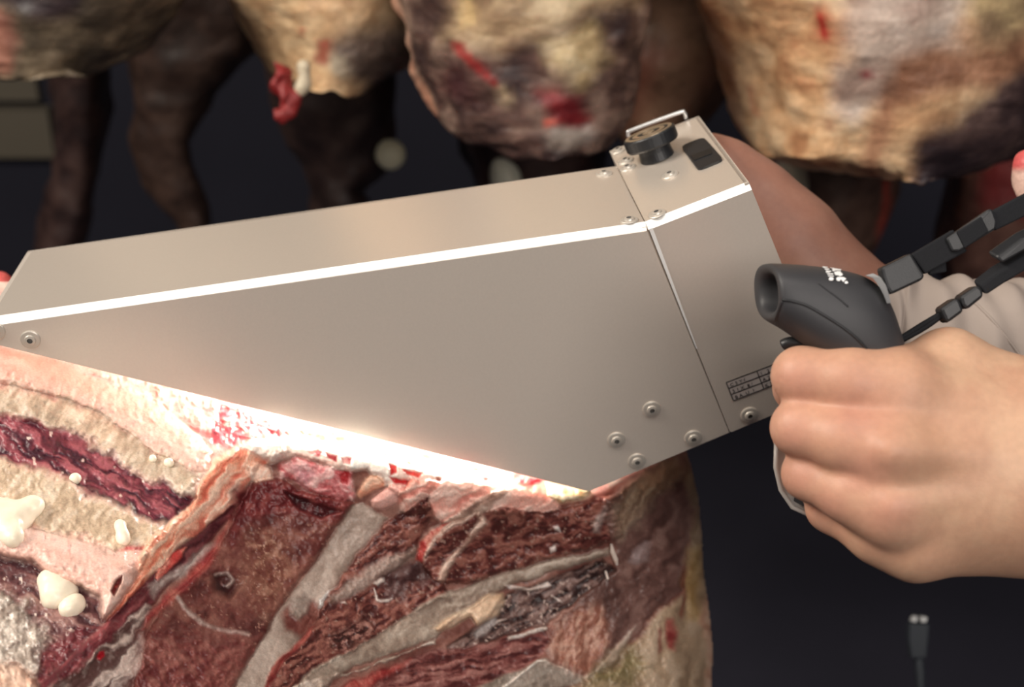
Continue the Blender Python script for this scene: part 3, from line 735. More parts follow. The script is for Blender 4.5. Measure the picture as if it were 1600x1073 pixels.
# cream band below slab three
region('cartilage_band', c8((1180, 548), (1100, 562), (1000, 580), (850, 620), (720, 665), (640, 690), (560, 730), (480, 790), (330, 875), (160, 975), (90, 1060), (60, 1130), (200, 1130), (235, 1015), (255, 980), (350, 928), (440, 900), (520, 872), (600, 845), (640, 800), (700, 760), (830, 680), (1000, 618), (1120, 585), (1180, 570)),
       ((128, 106, 92), (158, 138, 122), (180, 162, 146)), edge=3, warp=5, rise=0.003, round_w=9, tex=(27, 50, 10), tex_gain=2.0, rough=.0005, wet=.3)
region('dark_cleft', c8((640, 870), (780, 770), (840, 700), (990, 640), (1160, 582), (1200, 625), (1085, 705), (965, 800), (800, 850), (650, 895)), ((44, 26, 26), (84, 58, 54), (132, 102, 94)), edge=3, warp=6, rise=-0.003, tex=(30, 20, 5), tex_gain=3.2, fib=.003, rough=.0012, speck=((186, 160, 148), .74, 5))
for q in [((480, 240), (600, 250), (690, 215), (710, 235), (600, 265), (500, 260)), ((715, 290), (740, 300), (765, 320), (740, 318)), ((420, 440), (440, 410), (490, 400), (450, 425))]:
    region('torn_edge', c6(*q), ((190, 168, 156), (206, 186, 176), (220, 204, 196)), edge=1.5, warp=3, own=False, rise=.0015)
region('fat_strip', c6((120, 450), (150, 420), (280, 360), (400, 280), (470, 275), (480, 320), (440, 390), (340, 430), (300, 400), (200, 450), (140, 470)), ((196, 158, 124), (216, 182, 150), (228, 200, 172)), edge=3, warp=4, rise=0.0055, round_w=13, tex=(25, 40, 14), tex_gain=1.3, rough=.0002, wet=.6)
region('white_gristle', c6((330, 470), (380, 420), (430, 390), (440, 420), (380, 480), (340, 500)), ((160, 146, 142), (180, 168, 164), (196, 186, 182)), edge=4, warp=4, rise=.001, tex=(30, 20, 8))
region('torn_lip', c5((480, 1060), (640, 1010), (780, 980), (800, 960), (870, 970), (1000, 930), (1130, 860), (1280, 830), (1400, 770), (1510, 720), (1500, 760), (1350, 790), (1150, 890), (1010, 905), (880, 985), (780, 1000), (700, 1080), (480, 1090)), ((150, 128, 112), (184, 162, 146), (206, 188, 174)), edge=2, warp=5, rise=.0025, tex=(28, 30, 6), own=False)
# red lower muscle
region('lower_muscle', c8((270, 1020), (400, 955), (600, 885), (800, 856), (960, 812), (975, 850), (955, 900), (880, 960), (780, 1060), (600, 1130), (200, 1130)), ((78, 32, 32), (118, 60, 56), (154, 100, 92)), edge=3, warp=6, rise=-0.001, tex=(12, 30, 6), tex_gain=2.8, fib=.002, wet=.4)
region('red_band', c8((280, 1015), (380, 960), (520, 920), (420, 985), (330, 1030)), ((150, 40, 38), (172, 66, 58), (194, 100, 88)), edge=6, warp=6, own=False)
region('grey_gristle', c6((300, 760), (460, 690), (560, 660), (660, 605), (690, 600), (780, 660), (870, 700), (880, 720), (700, 760), (600, 900), (200, 900)), ((118, 102, 90), (140, 124, 112), (160, 146, 134)), edge=3, warp=4, rise=.001, tex=(20, 40, 9), tex_gain=1.6)
region('white_edge', c6((470, 745), (560, 680), (640, 615), (680, 612)), ((200, 184, 170), (216, 202, 190), (226, 214, 204)), edge=1.2, line=1.6, warp=2, rise=.001, own=False)
region('white_edge', c6((500, 505), (600, 480), (680, 448)), ((196, 178, 166), (210, 194, 184), (222, 208, 200)), edge=1.2, line=3.0, warp=3, rise=.0015, own=False)
# the flank: brown flap and outer fat
region('flank_muscle', c8((1000, 790), (1090, 705), (1200, 620), (1200, 560), (1170, 480), (1160, 380), (1280, 290), (1420, 230), (1480, 250), (1460, 420), (1430, 560), (1420, 680), (1330, 760), (1240, 870), (1180, 950), (1110, 975), (1030, 958), (960, 890)),
       ((84, 54, 48), (114, 78, 70), (140, 104, 94)), edge=4, warp=8, rise=0.0015, round_w=10, tex=(60, 40, 16), tex_gain=2.0, rough=.0005)
region('flap_fibres', c8((970, 880), (1000, 800), (1080, 740), (1150, 740), (1180, 860), (1110, 965), (1040, 955)), ((140, 84, 66), (168, 114, 94), (190, 144, 124)), edge=10, warp=12, own=False, tex=(70, 24, 5), tex_gain=3)
region('flap_edge', c6((690, 610), (780, 655), (870, 690), (930, 670), (1040, 540), (1130, 440), (1060, 580), (960, 680), (890, 705), (780, 675)), ((160, 132, 116), (182, 156, 140), (198, 176, 162)), edge=3, warp=3, own=False, rise=.001)
region('flank_pale', c8((1190, 400), (1290, 300), (1400, 260), (1440, 300), (1330, 380), (1260, 480), (1210, 520)), ((128, 98, 78), (152, 122, 98), (172, 146, 122)), edge=12, warp=12, own=False, tex=(65, 40, 9), tex_gain=2.6, rise=.0015, fib=.002)
region('flank_greyish', c6((1100, 120), (1180, 20), (1210, 20), (1190, 120), (1140, 130)), ((140, 112, 108), (156, 130, 126), (168, 144, 142)), edge=6, warp=8, own=False, tex=(65, 24, 6))  # paler, greyer patch on the flank
region('outer_fat', c8((1440, 232), (1500, 300), (1540, 600), (1600, 800), (1600, 1140), (930, 1140), (1040, 1010), (1120, 985), (1190, 955), (1260, 870), (1340, 770), (1430, 690), (1440, 560), (1462, 420), (1440, 330)),
       ((134, 108, 84), (166, 138, 110), (186, 160, 134)), edge=7, warp=8, rise=0.002, tex=(82, 60, 18), tex_gain=2.0, fib=.0022, rough=.0005)
region('olive_fat', c6((900, 700), (1000, 620), (1120, 560), (1200, 640), (1060, 760), (920, 760)), ((116, 100, 62), (138, 120, 80), (156, 138, 100)), edge=22, warp=12, own=False)
region('ochre_fat', c6((1390, 60), (1450, 40), (1460, 240), (1450, 420), (1390, 400), (1370, 200)), ((150, 114, 64), (170, 134, 84), (182, 150, 104)), edge=10, warp=8, own=False)
region('stain', c6((1290, 410), (1320, 405), (1340, 470), (1325, 570), (1295, 560), (1285, 480)), ((124, 40, 38), (140, 56, 50), (152, 76, 66)), edge=5, warp=4, own=False)
region('stain', c6((1245, 460), (1262, 450), (1266, 570), (1250, 580)), ((116, 44, 40), (132, 60, 52), (150, 84, 72)), edge=5, warp=4, own=False)
region('stain', c6((1360, 140), (1375, 130), (1380, 300), (1365, 400), (1350, 380), (1362, 300)), ((110, 56, 42), (124, 70, 54), (140, 90, 72)), edge=4, warp=4, own=False)
region('rim_fat', c6((1440, 420), (1470, 460), (1490, 600), (1480, 760), (1560, 760), (1560, 420), (1500, 260)), ((172, 122, 96), (192, 146, 118), (204, 166, 140)), edge=5, warp=4, rise=.002, own=False)

# --- surface, split into its pieces
DEP2 = DEP - HGT - 0.0016 * np.clip(1.15 - 1.4 * WET, .1, 1) * np.where(DR > DL, 1, .45) * N_md - 0.003 * N_lo
valid = (inside > 0).copy()
edge_y = np.where(U < 920, 540 + U * (768 - 540) / 920.0, 768 - (U - 920) * 0.418)
valid &= Vv > np.where(U < 880, edge_y - 105, edge_y - 14 - 60 * np.clip((920 - U) / 40, 0, 1))
valid &= ~((U < -10) & (Vv < 470))
PT = Pn(U, Vv, DEP2)
TINT = np.concatenate([COLR, np.ones((len(U), 1))], 1)
cutm = sstep(0.004, 0.02, DR - DL)[:, None]
lum_ = TINT[:, :3] @ np.array([.3, .55, .15])
TINT[:, :3] = lerp(TINT[:, :3], (lum_[:, None] + (TINT[:, :3] - lum_[:, None]) * .88) * 1.0, cutm[:, 0])
TINT[:, :3] = np.clip(TINT[:, :3], 0.005, 0.92)
idx = np.arange(len(U)).reshape(nU, nV)
q00, q10, q11, q01 = idx[:-1, :-1].ravel(), idx[1:, :-1].ravel(), idx[1:, 1:].ravel(), idx[:-1, 1:].ravel()
okq = valid[q00] & valid[q10] & valid[q11] & valid[q01]
QUAD = np.stack([q00, q01, q11, q10], 1)[okq]
fid = RID[QUAD[:, 0]]
M['meat'] = tint_mat('beef_surface', 0.42, 0.35, 0.10, (0.003, 0.001, 0.0008), 0.14, 1100, 0.22, 1100, 0.0004, 0.1)
quarter = empty('beef_quarter', P(560, 1000, 0.60))
tag(quarter, 'raw beef quarter with sawn bones, ribs and white fat under the scanner', 'meat')
def piece(name, Qs, back, parent):
    used, inv = np.unique(Qs.ravel(), return_inverse=True)
    Q2 = inv.reshape(Qs.shape)
    V2 = PT[used]; C2 = TINT[used]
    e = np.concatenate([Q2[:, [0, 1]], Q2[:, [1, 2]], Q2[:, [2, 3]], Q2[:, [3, 0]]])
    key = np.sort(e, 1); _, first, cnt = np.unique(key[:, 0] * 10 ** 7 + key[:, 1], return_index=True, return_counts=True)
    be = e[first[cnt == 1]]
    bu, binv = np.unique(be.ravel(), return_inverse=True)
    base = len(V2)
    Vb = Pn(U[used][bu], Vv[used][bu], DEP2[used][bu] + back)
    t2 = binv.reshape(be.shape) + base; b2 = t2 + len(bu)
    skirt = np.stack([t2[:, 1], t2[:, 0], b2[:, 0], b2[:, 1]], 1)
    me = fast_mesh(name, np.concatenate([V2, V2[bu], Vb]), np.concatenate([Q2, skirt]), M['meat'], np.concatenate([C2, C2[bu], C2[bu]]))
    return link_mesh(name, me, parent)
def components(grid, r):
    cells = set(map(tuple, np.argwhere(grid == r))); out = []
    while cells:
        st = [cells.pop()]; comp = [st[0]]
        while st:
            i, j = st.pop()
            for n_ in ((i + 1, j), (i - 1, j), (i, j + 1), (i, j - 1)):
                if n_ in cells: cells.remove(n_); st.append(n_); comp.append(n_)
        out.append(comp)
    return out
fgrid = np.full((nU - 1, nV - 1), -1); fgrid.ravel()[np.where(okq)[0]] = fid
for _ in range(2):
    for rid in range(len(REG)):
        for comp in components(fgrid, rid):
            if len(comp) < 140:                       # tiny islands join the piece around them
                nb_ = [fgrid[i + di, j + dj] for i, j in comp for di, dj in ((1, 0), (-1, 0), (0, 1), (0, -1)) if 0 <= i + di < nU - 1 and 0 <= j + dj < nV - 1]
                nb_ = [v for v in nb_ if v >= 0 and v != rid]
                if nb_:
                    new = max(set(nb_), key=nb_.count)
                    for c_ in comp: fgrid[c_] = new
QALL = np.stack([q00, q01, q11, q10], 1).reshape(nU - 1, nV - 1, 4)
for rid, nm in enumerate(REG):
    for comp in components(fgrid, rid):
        cc_ = np.array(comp)
        piece(nm if nm != 'body' else 'flesh', QALL[cc_[:, 0], cc_[:, 1]], 0.006, quarter)
# solid core behind the pieces
cs = 6
ci = idx[::cs, ::cs]
cq = np.stack([ci[:-1, :-1].ravel(), ci[:-1, 1:].ravel(), ci[1:, 1:].ravel(), ci[1:, :-1].ravel()], 1)
cq = cq[valid[cq].all(1)]
used, inv = np.unique(cq.ravel(), return_inverse=True); Q2 = inv.reshape(cq.shape)
Dc = DEP[used] + 0.008
Vf = Pn(U[used], Vv[used], Dc); Vk = Vf + np.array([0, 0.10, -0.09])
nF = len(Vf)
e = np.concatenate([Q2[:, [0, 1]], Q2[:, [1, 2]], Q2[:, [2, 3]], Q2[:, [3, 0]]])
key = np.sort(e, 1); _, first, cnt = np.unique(key[:, 0] * 10 ** 7 + key[:, 1], return_index=True, return_counts=True)
be = e[first[cnt == 1]]
side = np.stack([be[:, 1], be[:, 0], be[:, 0] + nF, be[:, 1] + nF], 1)
me = fast_mesh('flesh_core', np.concatenate([Vf, Vk]), np.concatenate([Q2, Q2[:, ::-1] + nF, side]), M['meat'], np.concatenate([TINT[used]] * 2))
link_mesh('flesh_core', me, quarter)

# loose lumps on the ribs
def meat_depth(px, py):
    i = int(np.argmin((U - px) ** 2 + (Vv - py) ** 2)); return DEP2[i]
def blob(name, balls, k, h, mt, tint, parent, noise=0.0, nsc=100.0, it=2, tintfun=None):
    """balls: (px, py, depth, radius m)"""
    cs_ = [(P(x, y, d), r) for x, y, d, r in balls]
    lo = np.min([c - r for c, r in cs_], 0) - 0.004; hi = np.max([c + r for c, r in cs_], 0) + 0.004
    n = np.ceil((hi - lo) / h).astype(int) + 1
    ax = [lo[i] + h * np.arange(n[i]) for i in range(3)]
    X = np.stack(np.meshgrid(*ax, indexing='ij'), -1)
    v = None
    for c, r in cs_:
        d = np.linalg.norm(X - c, axis=-1) - r
        v = d if v is None else smin(v, d, k)
    if noise: v = v + noise * (fbm3(X.reshape(-1, 3) * nsc, 3, 4).reshape(v.shape) - .5) * 2
    V_, Q_ = surface_nets(v, lo, h); V_ = relax(V_, Q_, it)
    c = np.tile(np.array(tint), (len(V_), 1)) if tintfun is None else tintfun(V_)
    return link_mesh(name, fast_mesh(name, V_, Q_, mt, c), parent)
M['fat'] = tint_mat('soft_white_fat', 0.3, 0.5, 0.25, (0.006, 0.004, 0.003), 0.03, 400, 0.2, 500, 0.0004, 0.0)
FW = srgb(244, 232, 210)
def lump(pts):
    blob('fat_lump', [(x, y, meat_depth(x, y) - lift, r) for x, y, lift, r in pts], 0.004, 0.0006, M['fat'], FW, quarter, 0.0006, 160)
lump([(10, 825, .001, .0062), (28, 808, .002, .0062), (44, 796, .001, .0050), (56, 788, .001, .0030), (2, 800, .001, .0060), (20, 840, .001, .0042), (-12, 806, .001, .006)])
lump([(188, 824, .001, .0022), (192, 836, .001, .0026), (194, 846, .001, .0020), (186, 818, .0, .0014)])
lump([(78, 910, .002, .0044), (84, 925, .002, .0050), (96, 932, .002, .0046), (104, 922, .001, .0040), (74, 904, .001, .0030), (80, 938, .001, .0028)])
lump([(112, 946, .001, .0038), (120, 942, .001, .0030), (106, 952, .001, .0028)])
lump([(116, 746, .001, .0020), (119, 750, .001, .0014)])
lump([(262, 722, .001, .0016), (266, 724, .001, .0012)]); lump([(324, 704, .001, .0013), (320, 706, .001, .0010)])
lump([(238, 714, .001, .0011), (240, 718, .0, .0008)])
# white splinter of bone near the cleft
for pts in ([(955, 850), (957, 862), (962, 874), (964, 882)], [(946, 892), (950, 905)]):
    V, Fc = tube([P(x, y, meat_depth(x, y) - .002) for x, y in pts], [0.0006] + [0.0013] * (len(pts) - 2) + [0.0007], 8)
    me = bpy.data.meshes.new('bone_splinter'); me.from_pydata([tuple(v) for v in V], [], Fc)
    a = me.attributes.new('tint', 'FLOAT_COLOR', 'POINT'); a.data.foreach_set('color', np.tile((*srgb(226, 206, 194), 1), (len(V), 1)).ravel())
    me.materials.append(M['fat']); link_mesh('bone_splinter', me, quarter)
# far end of the quarter showing past the scanner's nose
blob('flesh_lobe', [(-14, 462, .70, .013), (-2, 446, .70, .0075), (6, 452, .70, .005), (-40, 480, .70, .02), (2, 466, .70, .006)], 0.004, 0.0012, M['meat'], srgb(222, 104, 100), quarter, 0.002, 90)
# ------------------------------------------------------------------ pistol grip of the scanner
def GP(px, py, dmm=0.0, d0=0.476): return P(px, py, d0 + dmm / 1000.0)
secs = [((1200, 411), (1206, 503), 17.0, 22), ((1222, 411.5), (1213, 508), 17.5, 19), ((1245, 413), (1226, 516), 18, 15), ((1285, 416.5), (1255, 538), 18, 10),
        ((1337, 425), (1300, 566), 18, 6), ((1370, 440), (1340, 585), 17, 3), ((1392, 470), (1378, 592), 15, 0), ((1406, 510), (1402, 590), 12, 0), ((1419, 556), (1414, 570), 7, 0)]
grip_V = []; NS = 36
for (t, b, hd, lat) in secs:
    c = ((t[0] + b[0]) / 2, (t[1] + b[1]) / 2); e1 = ((t[0] - b[0]) / 2, (t[1] - b[1]) / 2)
    for k in range(NS):
        a = 2 * math.pi * k / NS
        ca, sa = math.cos(a), math.sin(a)
        ex = 2 / 2.5
        ca2 = math.copysign(abs(ca) ** ex, ca); sa2 = math.copysign(abs(sa) ** ex, sa)
        grip_V.append(GP(c[0] + e1[0] * ca2 + lat * sa2, c[1] + e1[1] * ca2, -hd * sa2))
grip_F = []
for i in range(len(secs) - 1):
    for k in range(NS):
        k2 = (k + 1) % NS
        grip_F.append((i * NS + k, (i + 1) * NS + k, (i + 1) * NS + k2, i * NS + k2))
# muzzle: rim, then a hollow
def ring(scale, inset):
    b = len(grip_V)
    c0 = np.mean(grip_V[:NS], 0); ax = unit(np.mean(grip_V[NS:2 * NS], 0) - c0)
    for k in range(NS): grip_V.append(c0 + (grip_V[k] - c0) * scale + ax * inset)
    return b
prev = 0
for scl, ins in ((0.93, -0.0012), (0.80, -0.0012), (0.64, 0.0), (0.58, 0.004), (0.50, 0.012)):
    b = ring(scl, ins)
    for k in range(NS):
        k2 = (k + 1) % NS; grip_F.append((prev + k, prev + k2, b + k2, b + k))
    prev = b
grip_F.append(tuple(prev + k for k in range(NS)))
l0 = (len(secs) - 1) * NS
grip_F.append(tuple(l0 + k for k in range(NS - 1, -1, -1)))
grip = obj('pistol_grip', grip_V, grip_F, M['rubber'], scanner, True)
recalc(grip.data)
sub = grip.modifiers.new('round', 'SUBSURF'); sub.levels = 2; sub.render_levels = 2
dg = bpy.context.evaluated_depsgraph_get(); dg.update()
gm = bpy.data.meshes.new_from_object(grip.evaluated_get(dg)); grip.modifiers.clear()
old = grip.data; grip.data = gm; gm.name = 'pistol_grip'
gv_ = [tuple(np.array(v.co)) for v in gm.vertices]
grip_bvh = BVHTree.FromPolygons(gv_, [tuple(p.vertices) for p in gm.polygons])
def on_grip(px, py, lift=0.0003):
    r = unit(P(px, py, 1.0) - CAM)
    h = grip_bvh.ray_cast(Vector(CAM), Vector(r))
    return None if h[0] is None else np.array(h[0]) + np.array(h[1] if h[1].dot(Vector(r)) < 0 else -h[1]) * lift
def wrap_line(pts, rad, m, name, lift=0.0):
    pp = smooth_path([np.array([x, y, 0]) for x, y in pts], 8)
    pp = [on_grip(p[0], p[1], lift) for p in pp]; pp = [p for p in pp if p is not None]
    V, Fc = tube(pp, rad, 8); return obj(name, V, Fc, m, grip, True)
wrap_line([(1222, 468), (1240, 471), (1262, 478), (1290, 494), (1318, 512), (1340, 530), (1356, 548), (1362, 558)], 0.00055, M['black_plastic'], 'groove')
wrap_line([(1278, 442), (1295, 455), (1310, 466), (1325, 479)], 0.00035, M['rubber_dark'], 'groove')
wrap_line([(1222, 470), (1217, 484), (1211, 500)], 0.00055, M['rubber_dark'], 'groove')
def wrap_patch(poly, m, name, lift=0.0004, th=0.0006):
    """thin decal that follows the grip"""
    xs = [p[0] for p in poly]; ys = [p[1] for p in poly]
    stp = max(0.45, (max(xs) - min(xs)) / 26)
    gx = np.arange(min(xs) - stp, max(xs) + 2 * stp, stp); gy = np.arange(min(ys) - stp, max(ys) + 2 * stp, stp)
    GX, GY = np.meshgrid(gx, gy, indexing='ij'); sd = poly_sd(GX.ravel(), GY.ravel(), poly).reshape(GX.shape)
    V = []; Fc = []; ids = {}
    def vid(i, j):
        if (i, j) not in ids:
            p = on_grip(GX[i, j], GY[i, j], lift)
            if p is None: return None
            ids[(i, j)] = len(V); V.append(p)
        return ids[(i, j)]
    for i in range(len(gx) - 1):
        for j in range(len(gy) - 1):
            if sd[i:i + 2, j:j + 2].mean() > 0:
                q = [vid(i, j), vid(i + 1, j), vid(i + 1, j + 1), vid(i, j + 1)]
                if None not in q: Fc.append(q)
    return obj(name, V, Fc, m, grip, True) if Fc else None
def lg(*p): return [(1270 + a / 20.0, 405 + b / 20.0) for a, b in p]
# white print (two lines of worn letters)
wrap_patch(lg((285, 258), (330, 255), (460, 262), (465, 290), (400, 300), (320, 300)), M['white_print'], 'print_mark')
wrap_patch(lg((355, 320), (500, 325), (520, 350), (440, 362), (370, 352)), M['white_print'], 'print_mark')
wrap_patch(lg((395, 420), (410, 380), (500, 392), (580, 385), (570, 410), (510, 440), (400, 440)), M['white_print'], 'print_mark')
wrap_patch(lg((440, 470), (520, 465), (630, 470), (635, 500), (440, 498)), M['white_print'], 'print_mark')
wrap_patch(lg((465, 530), (640, 535), (655, 562), (465, 560)), M['white_print'], 'print_mark')
wrap_patch(lg((485, 650), (510, 590), (560, 575), (620, 590), (645, 640), (620, 675), (560, 685), (500, 672)), M['white_print'], 'print_mark')
wrap_patch(lg((495, 262), (570, 255), (720, 280), (780, 325), (900, 335), (905, 352), (860, 385), (740, 375), (620, 410), (600, 370), (600, 330), (560, 300), (500, 285)), M['white_print'], 'print_mark')
wrap_patch(lg((655, 425), (760, 400), (860, 400), (860, 430), (920, 480), (925, 515), (850, 560), (790, 530), (690, 515), (665, 470)), M['white_print'], 'print_mark')
wrap_patch(lg((720, 620), (760, 580), (950, 578), (1000, 610), (1040, 640), (985, 670), (975, 715), (930, 728), (895, 680), (860, 650), (830, 700), (770, 700), (725, 660)), M['white_print'], 'print_mark')
wrap_patch(lg((975, 740), (1030, 695), (1065, 715), (1100, 745), (1070, 780), (1000, 782)), M['white_print'], 'print_mark')
# metal bracket at the rear of the grip
V = []; Fc = []
br = [((1352, 430), (1364, 427)), ((1364, 434), (1376, 433)), ((1373, 446), (1384, 445)), ((1380, 459), (1389, 460)), ((1386, 474), (1392, 473))]
for (a, b) in br:
    for q, dd in ((a, -15), (b, -14), (b, 2), (a, 2)): V.append(GP(q[0], q[1], dd))
for i in range(len(br) - 1):
    for k in range(4): Fc.append((i * 4 + k, i * 4 + (k + 1) % 4, i * 4 + 4 + (k + 1) % 4, i * 4 + 4 + k))
Fc += [(3, 2, 1, 0), tuple(len(V) - 4 + k for k in range(4))]
o = obj('metal_bracket', V, Fc, M['chrome'], grip); recalc(o.data)
# stem inside the fist, its clear guard below and the mount on the housing
V, Fc = tube([GP(1330, 545, 6), GP(1318, 640, 10), GP(1300, 730, 14), GP(1285, 790, 16)], [0.013, 0.012, 0.012, 0.012], 20)
obj('grip_stem', V, Fc, M['rubber_dark'], grip, True)
V, Fc = tube([GP(1310, 520, 8), P(1285, 560, 0.53), S(1265, 590) + N * 0.001], 0.010, 16)
obj('mounting_post', V, Fc, M['black_plastic'], scanner, True)
M['clear'], nt_, b__ = new_mat('clear_plastic')
b__.inputs['Base Color'].default_value = (*srgb(205, 200, 196), 1); b__.inputs['Roughness'].default_value = 0.25
b__.inputs['Transmission Weight'].default_value = 0.35; b__.inputs['IOR'].default_value = 1.3; b__.inputs['Alpha'].default_value = 0.8
gd = [(1213, 690), (1212, 730), (1220, 765), (1238, 792), (1268, 806), (1300, 822), (1330, 800), (1320, 700), (1260, 670)]
gpts = smooth_path([np.array(GP(x, y, 14)) for x, y in gd] , 3)
gfr = [np.array(p) for p in gpts]
nG = unit(-FWD)
plate('clear_guard', gfr, nG, 0.003, M['clear'], grip)
V, Fc = tube([GP(x, y, 13) for x, y in gd[:7]], 0.0009, 8)
obj('guard_rim', V, Fc, M['clear'], grip, True)
V, Fc = tube([GP(1205, 535, 2), GP(1235, 533, 2), GP(1250, 540, 3)], [0.001, 0.0022, 0.002], 10)
# trigger nub peeking over the index finger
V, Fc = tube(smooth_path([GP(1222, 541, 10), GP(1232, 536, 9), GP(1252, 536, 8), GP(1280, 545, 8)], 5), [0.0012] + [0.0024] * 15, 12)
obj('trigger', V, Fc, M['black_plastic'], grip, True)

# ------------------------------------------------------------------ the operator's hands
def cone(a, b, ra, rb): return (P(*a), P(*b), ra / 1000, rb / 1000)
def build_sdf(chains, lo, hi, h, joins):
    n = np.ceil((hi - lo) / h).astype(int) + 1
    ax = [lo[i] + h * np.arange(n[i]) for i in range(3)]
    X = np.stack(np.meshgrid(*ax, indexing='ij'), -1)
    tot = None
    for (cones, kin, kout) in chains:
        v = None
        for (a, b, ra, rb) in cones:
            d = sd_cone(X, a, b, ra, rb)
            v = d if v is None else smin(v, d, kin)
        tot = v if tot is None else smin(tot, v, kout)
    V_, Q_ = surface_nets(tot, lo, h)
    return V_, Q_
def path_cones(pts):
    return [cone(p[:3], q[:3], p[3], q[3]) for p, q in zip(pts[:-1], pts[1:])]
HZ = 0.0
index = path_cones([(1405, 606, .462, 12.5), (1330, 596, .464, 12.0), (1252, 587, .470, 10.2), (1246, 606, .500, 8.8), (1300, 622, .512, 8.0)])
middle = path_cones([(1392, 702, .455, 13.0), (1320, 686, .460, 11.8), (1250, 668, .468, 10.0), (1246, 680, .500, 8.8), (1300, 700, .514, 8.0)])
ringf = path_cones([(1392, 792, .458, 12.5), (1330, 768, .463, 11.2), (1264, 740, .473, 9.3), (1262, 752, .505, 8.3), (1310, 770, .516, 7.6)])
little = path_cones([(1430, 852, .466, 11.5), (1370, 832, .471, 10.5), (1300, 792, .482, 9.2), (1300, 800, .508, 7.2), (1345, 812, .516, 6.8)])
back = [cone((1405, 612, .463), (1620, 668, .472), 13.0, 19), cone((1395, 704, .458), (1620, 712, .466), 14, 21), cone((1395, 790, .461), (1620, 770, .466), 14, 22),
        cone((1430, 842, .468), (1620, 806, .476), 14, 22), cone((1440, 720, .480), (1620, 740, .485), 24, 26)]
tendon = [cone((1392, 788, .4485), (1530, 768, .4515), 3.0, 1.0), cone((1390, 702, .4435), (1530, 712, .4500), 3.2, 1.0)]
web = [cone((1400, 590, .472), (1482, 572, .478), 11, 11.5), cone((1482, 574, .478), (1610, 640, .478), 11.5, 16)]
thumb = path_cones([(1600, 650, .478, 18), (1482, 571, .478, 11.0), (1430, 585, .500, 10), (1370, 590, .520, 9), (1310, 590, .527, 8)])
wrist = [cone((1620, 690, .474), (2050, 700, .52), 23, 26), cone((1620, 775, .476), (2050, 800, .52), 24, 28)]
chains = [(index, .004, .002), (middle, .004, .0022), (ringf, .004, .0022), (little, .004, .0022), (thumb, .006, .006), (back, .010, .0085), (web, .006, .008), (wrist, .016, .014), (tendon, .004, .007)]
allp = np.array([p for c in chains for k in c[0] for p in k[:2]])
lo = allp.min(0) - 0.034; hi = allp.max(0) + 0.034
hi[0] = min(hi[0], 0.30)
HV, HQ = build_sdf(chains, lo, hi, 0.0010, None)
HV = relax(HV, HQ, 4, 0.5)
# second arm: reaches behind the housing
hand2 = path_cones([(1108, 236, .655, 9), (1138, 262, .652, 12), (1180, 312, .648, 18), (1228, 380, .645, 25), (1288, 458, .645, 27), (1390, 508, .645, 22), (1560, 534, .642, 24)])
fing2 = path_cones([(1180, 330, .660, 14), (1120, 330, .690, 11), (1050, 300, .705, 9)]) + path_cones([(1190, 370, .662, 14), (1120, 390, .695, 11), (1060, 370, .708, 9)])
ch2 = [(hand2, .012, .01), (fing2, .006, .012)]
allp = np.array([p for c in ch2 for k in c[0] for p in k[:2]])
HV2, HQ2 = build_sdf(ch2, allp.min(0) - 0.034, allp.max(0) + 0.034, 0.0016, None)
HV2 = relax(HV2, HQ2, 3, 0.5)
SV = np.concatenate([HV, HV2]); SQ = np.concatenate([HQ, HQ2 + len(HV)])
# skin tint: pinker over the knuckles and between the fingers, mottled elsewhere
px, py, pz = proj(SV)
base = srgb_arr((216, 170, 140)); pink = srgb_arr((208, 152, 130)); pale = srgb_arr((226, 184, 152))
t = fbm3(SV * 45, 4, 8)
colr = lerp(np.tile(base, (len(SV), 1)), pale, sstep(.45, .7, t))
kn = np.zeros(len(SV))
for x, y, r in ((1240, 600, 46), (1236, 672, 46), (1246, 742, 44), (1290, 790, 40), (1345, 650, 40), (1345, 735, 44), (1375, 800, 40), (1330, 640, 60)):
    kn = np.maximum(kn, np.exp(-((px - x) ** 2 + (py - y) ** 2) / (2 * r * r)))
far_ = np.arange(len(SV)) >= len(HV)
colr[far_] = colr[far_] * np.array([.55, .46, .50])  # far arm tinted darker, its shade is painted into the skin colour
colr = lerp(colr, pink, (~far_) * np.clip(kn * 0.8 + .25 * (fbm3(SV * 150, 3, 3) - .5), 0, 1))
# fine folds of skin across the knuckles
fold = np.zeros(len(SV))
for x, y, ang, n_, sp_ in ((1222, 598, 80, 3, 5.0), (1212, 672, 82, 3, 5.0), (1232, 745, 70, 3, 5.0), (1348, 640, 60, 3, 5.0), (1360, 668, -15, 4, 5.0)):
    a = R(ang); dx, dy = px - x, py - y
    s = dx * math.sin(a) + dy * math.cos(a); l = dx * math.cos(a) - dy * math.sin(a)
    fold += np.cos(2 * math.pi * (s + 3 * np.sin(l / 9.0)) / sp_ / 1.6) * np.exp(-(s / (sp_ * n_ / 2)) ** 2 - (l / 16.0) ** 2) * (pz < .49)
rdir = SV - CAM; rdir /= np.linalg.norm(rdir, axis=1)[:, None]
SV = SV + rdir * (0.00022 * fold)[:, None]
colr = colr * np.array([.80, .79, .80])
M['skin'] = tint_mat('skin', 0.46, 0.35, 0.18, (0.006, 0.0025, 0.0015), 0.05, 350, 0.35, 1500, 0.0003)
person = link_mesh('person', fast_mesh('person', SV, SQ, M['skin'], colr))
tag(person, 'person in a beige grey sleeve gripping the scanner with both hands', 'person')
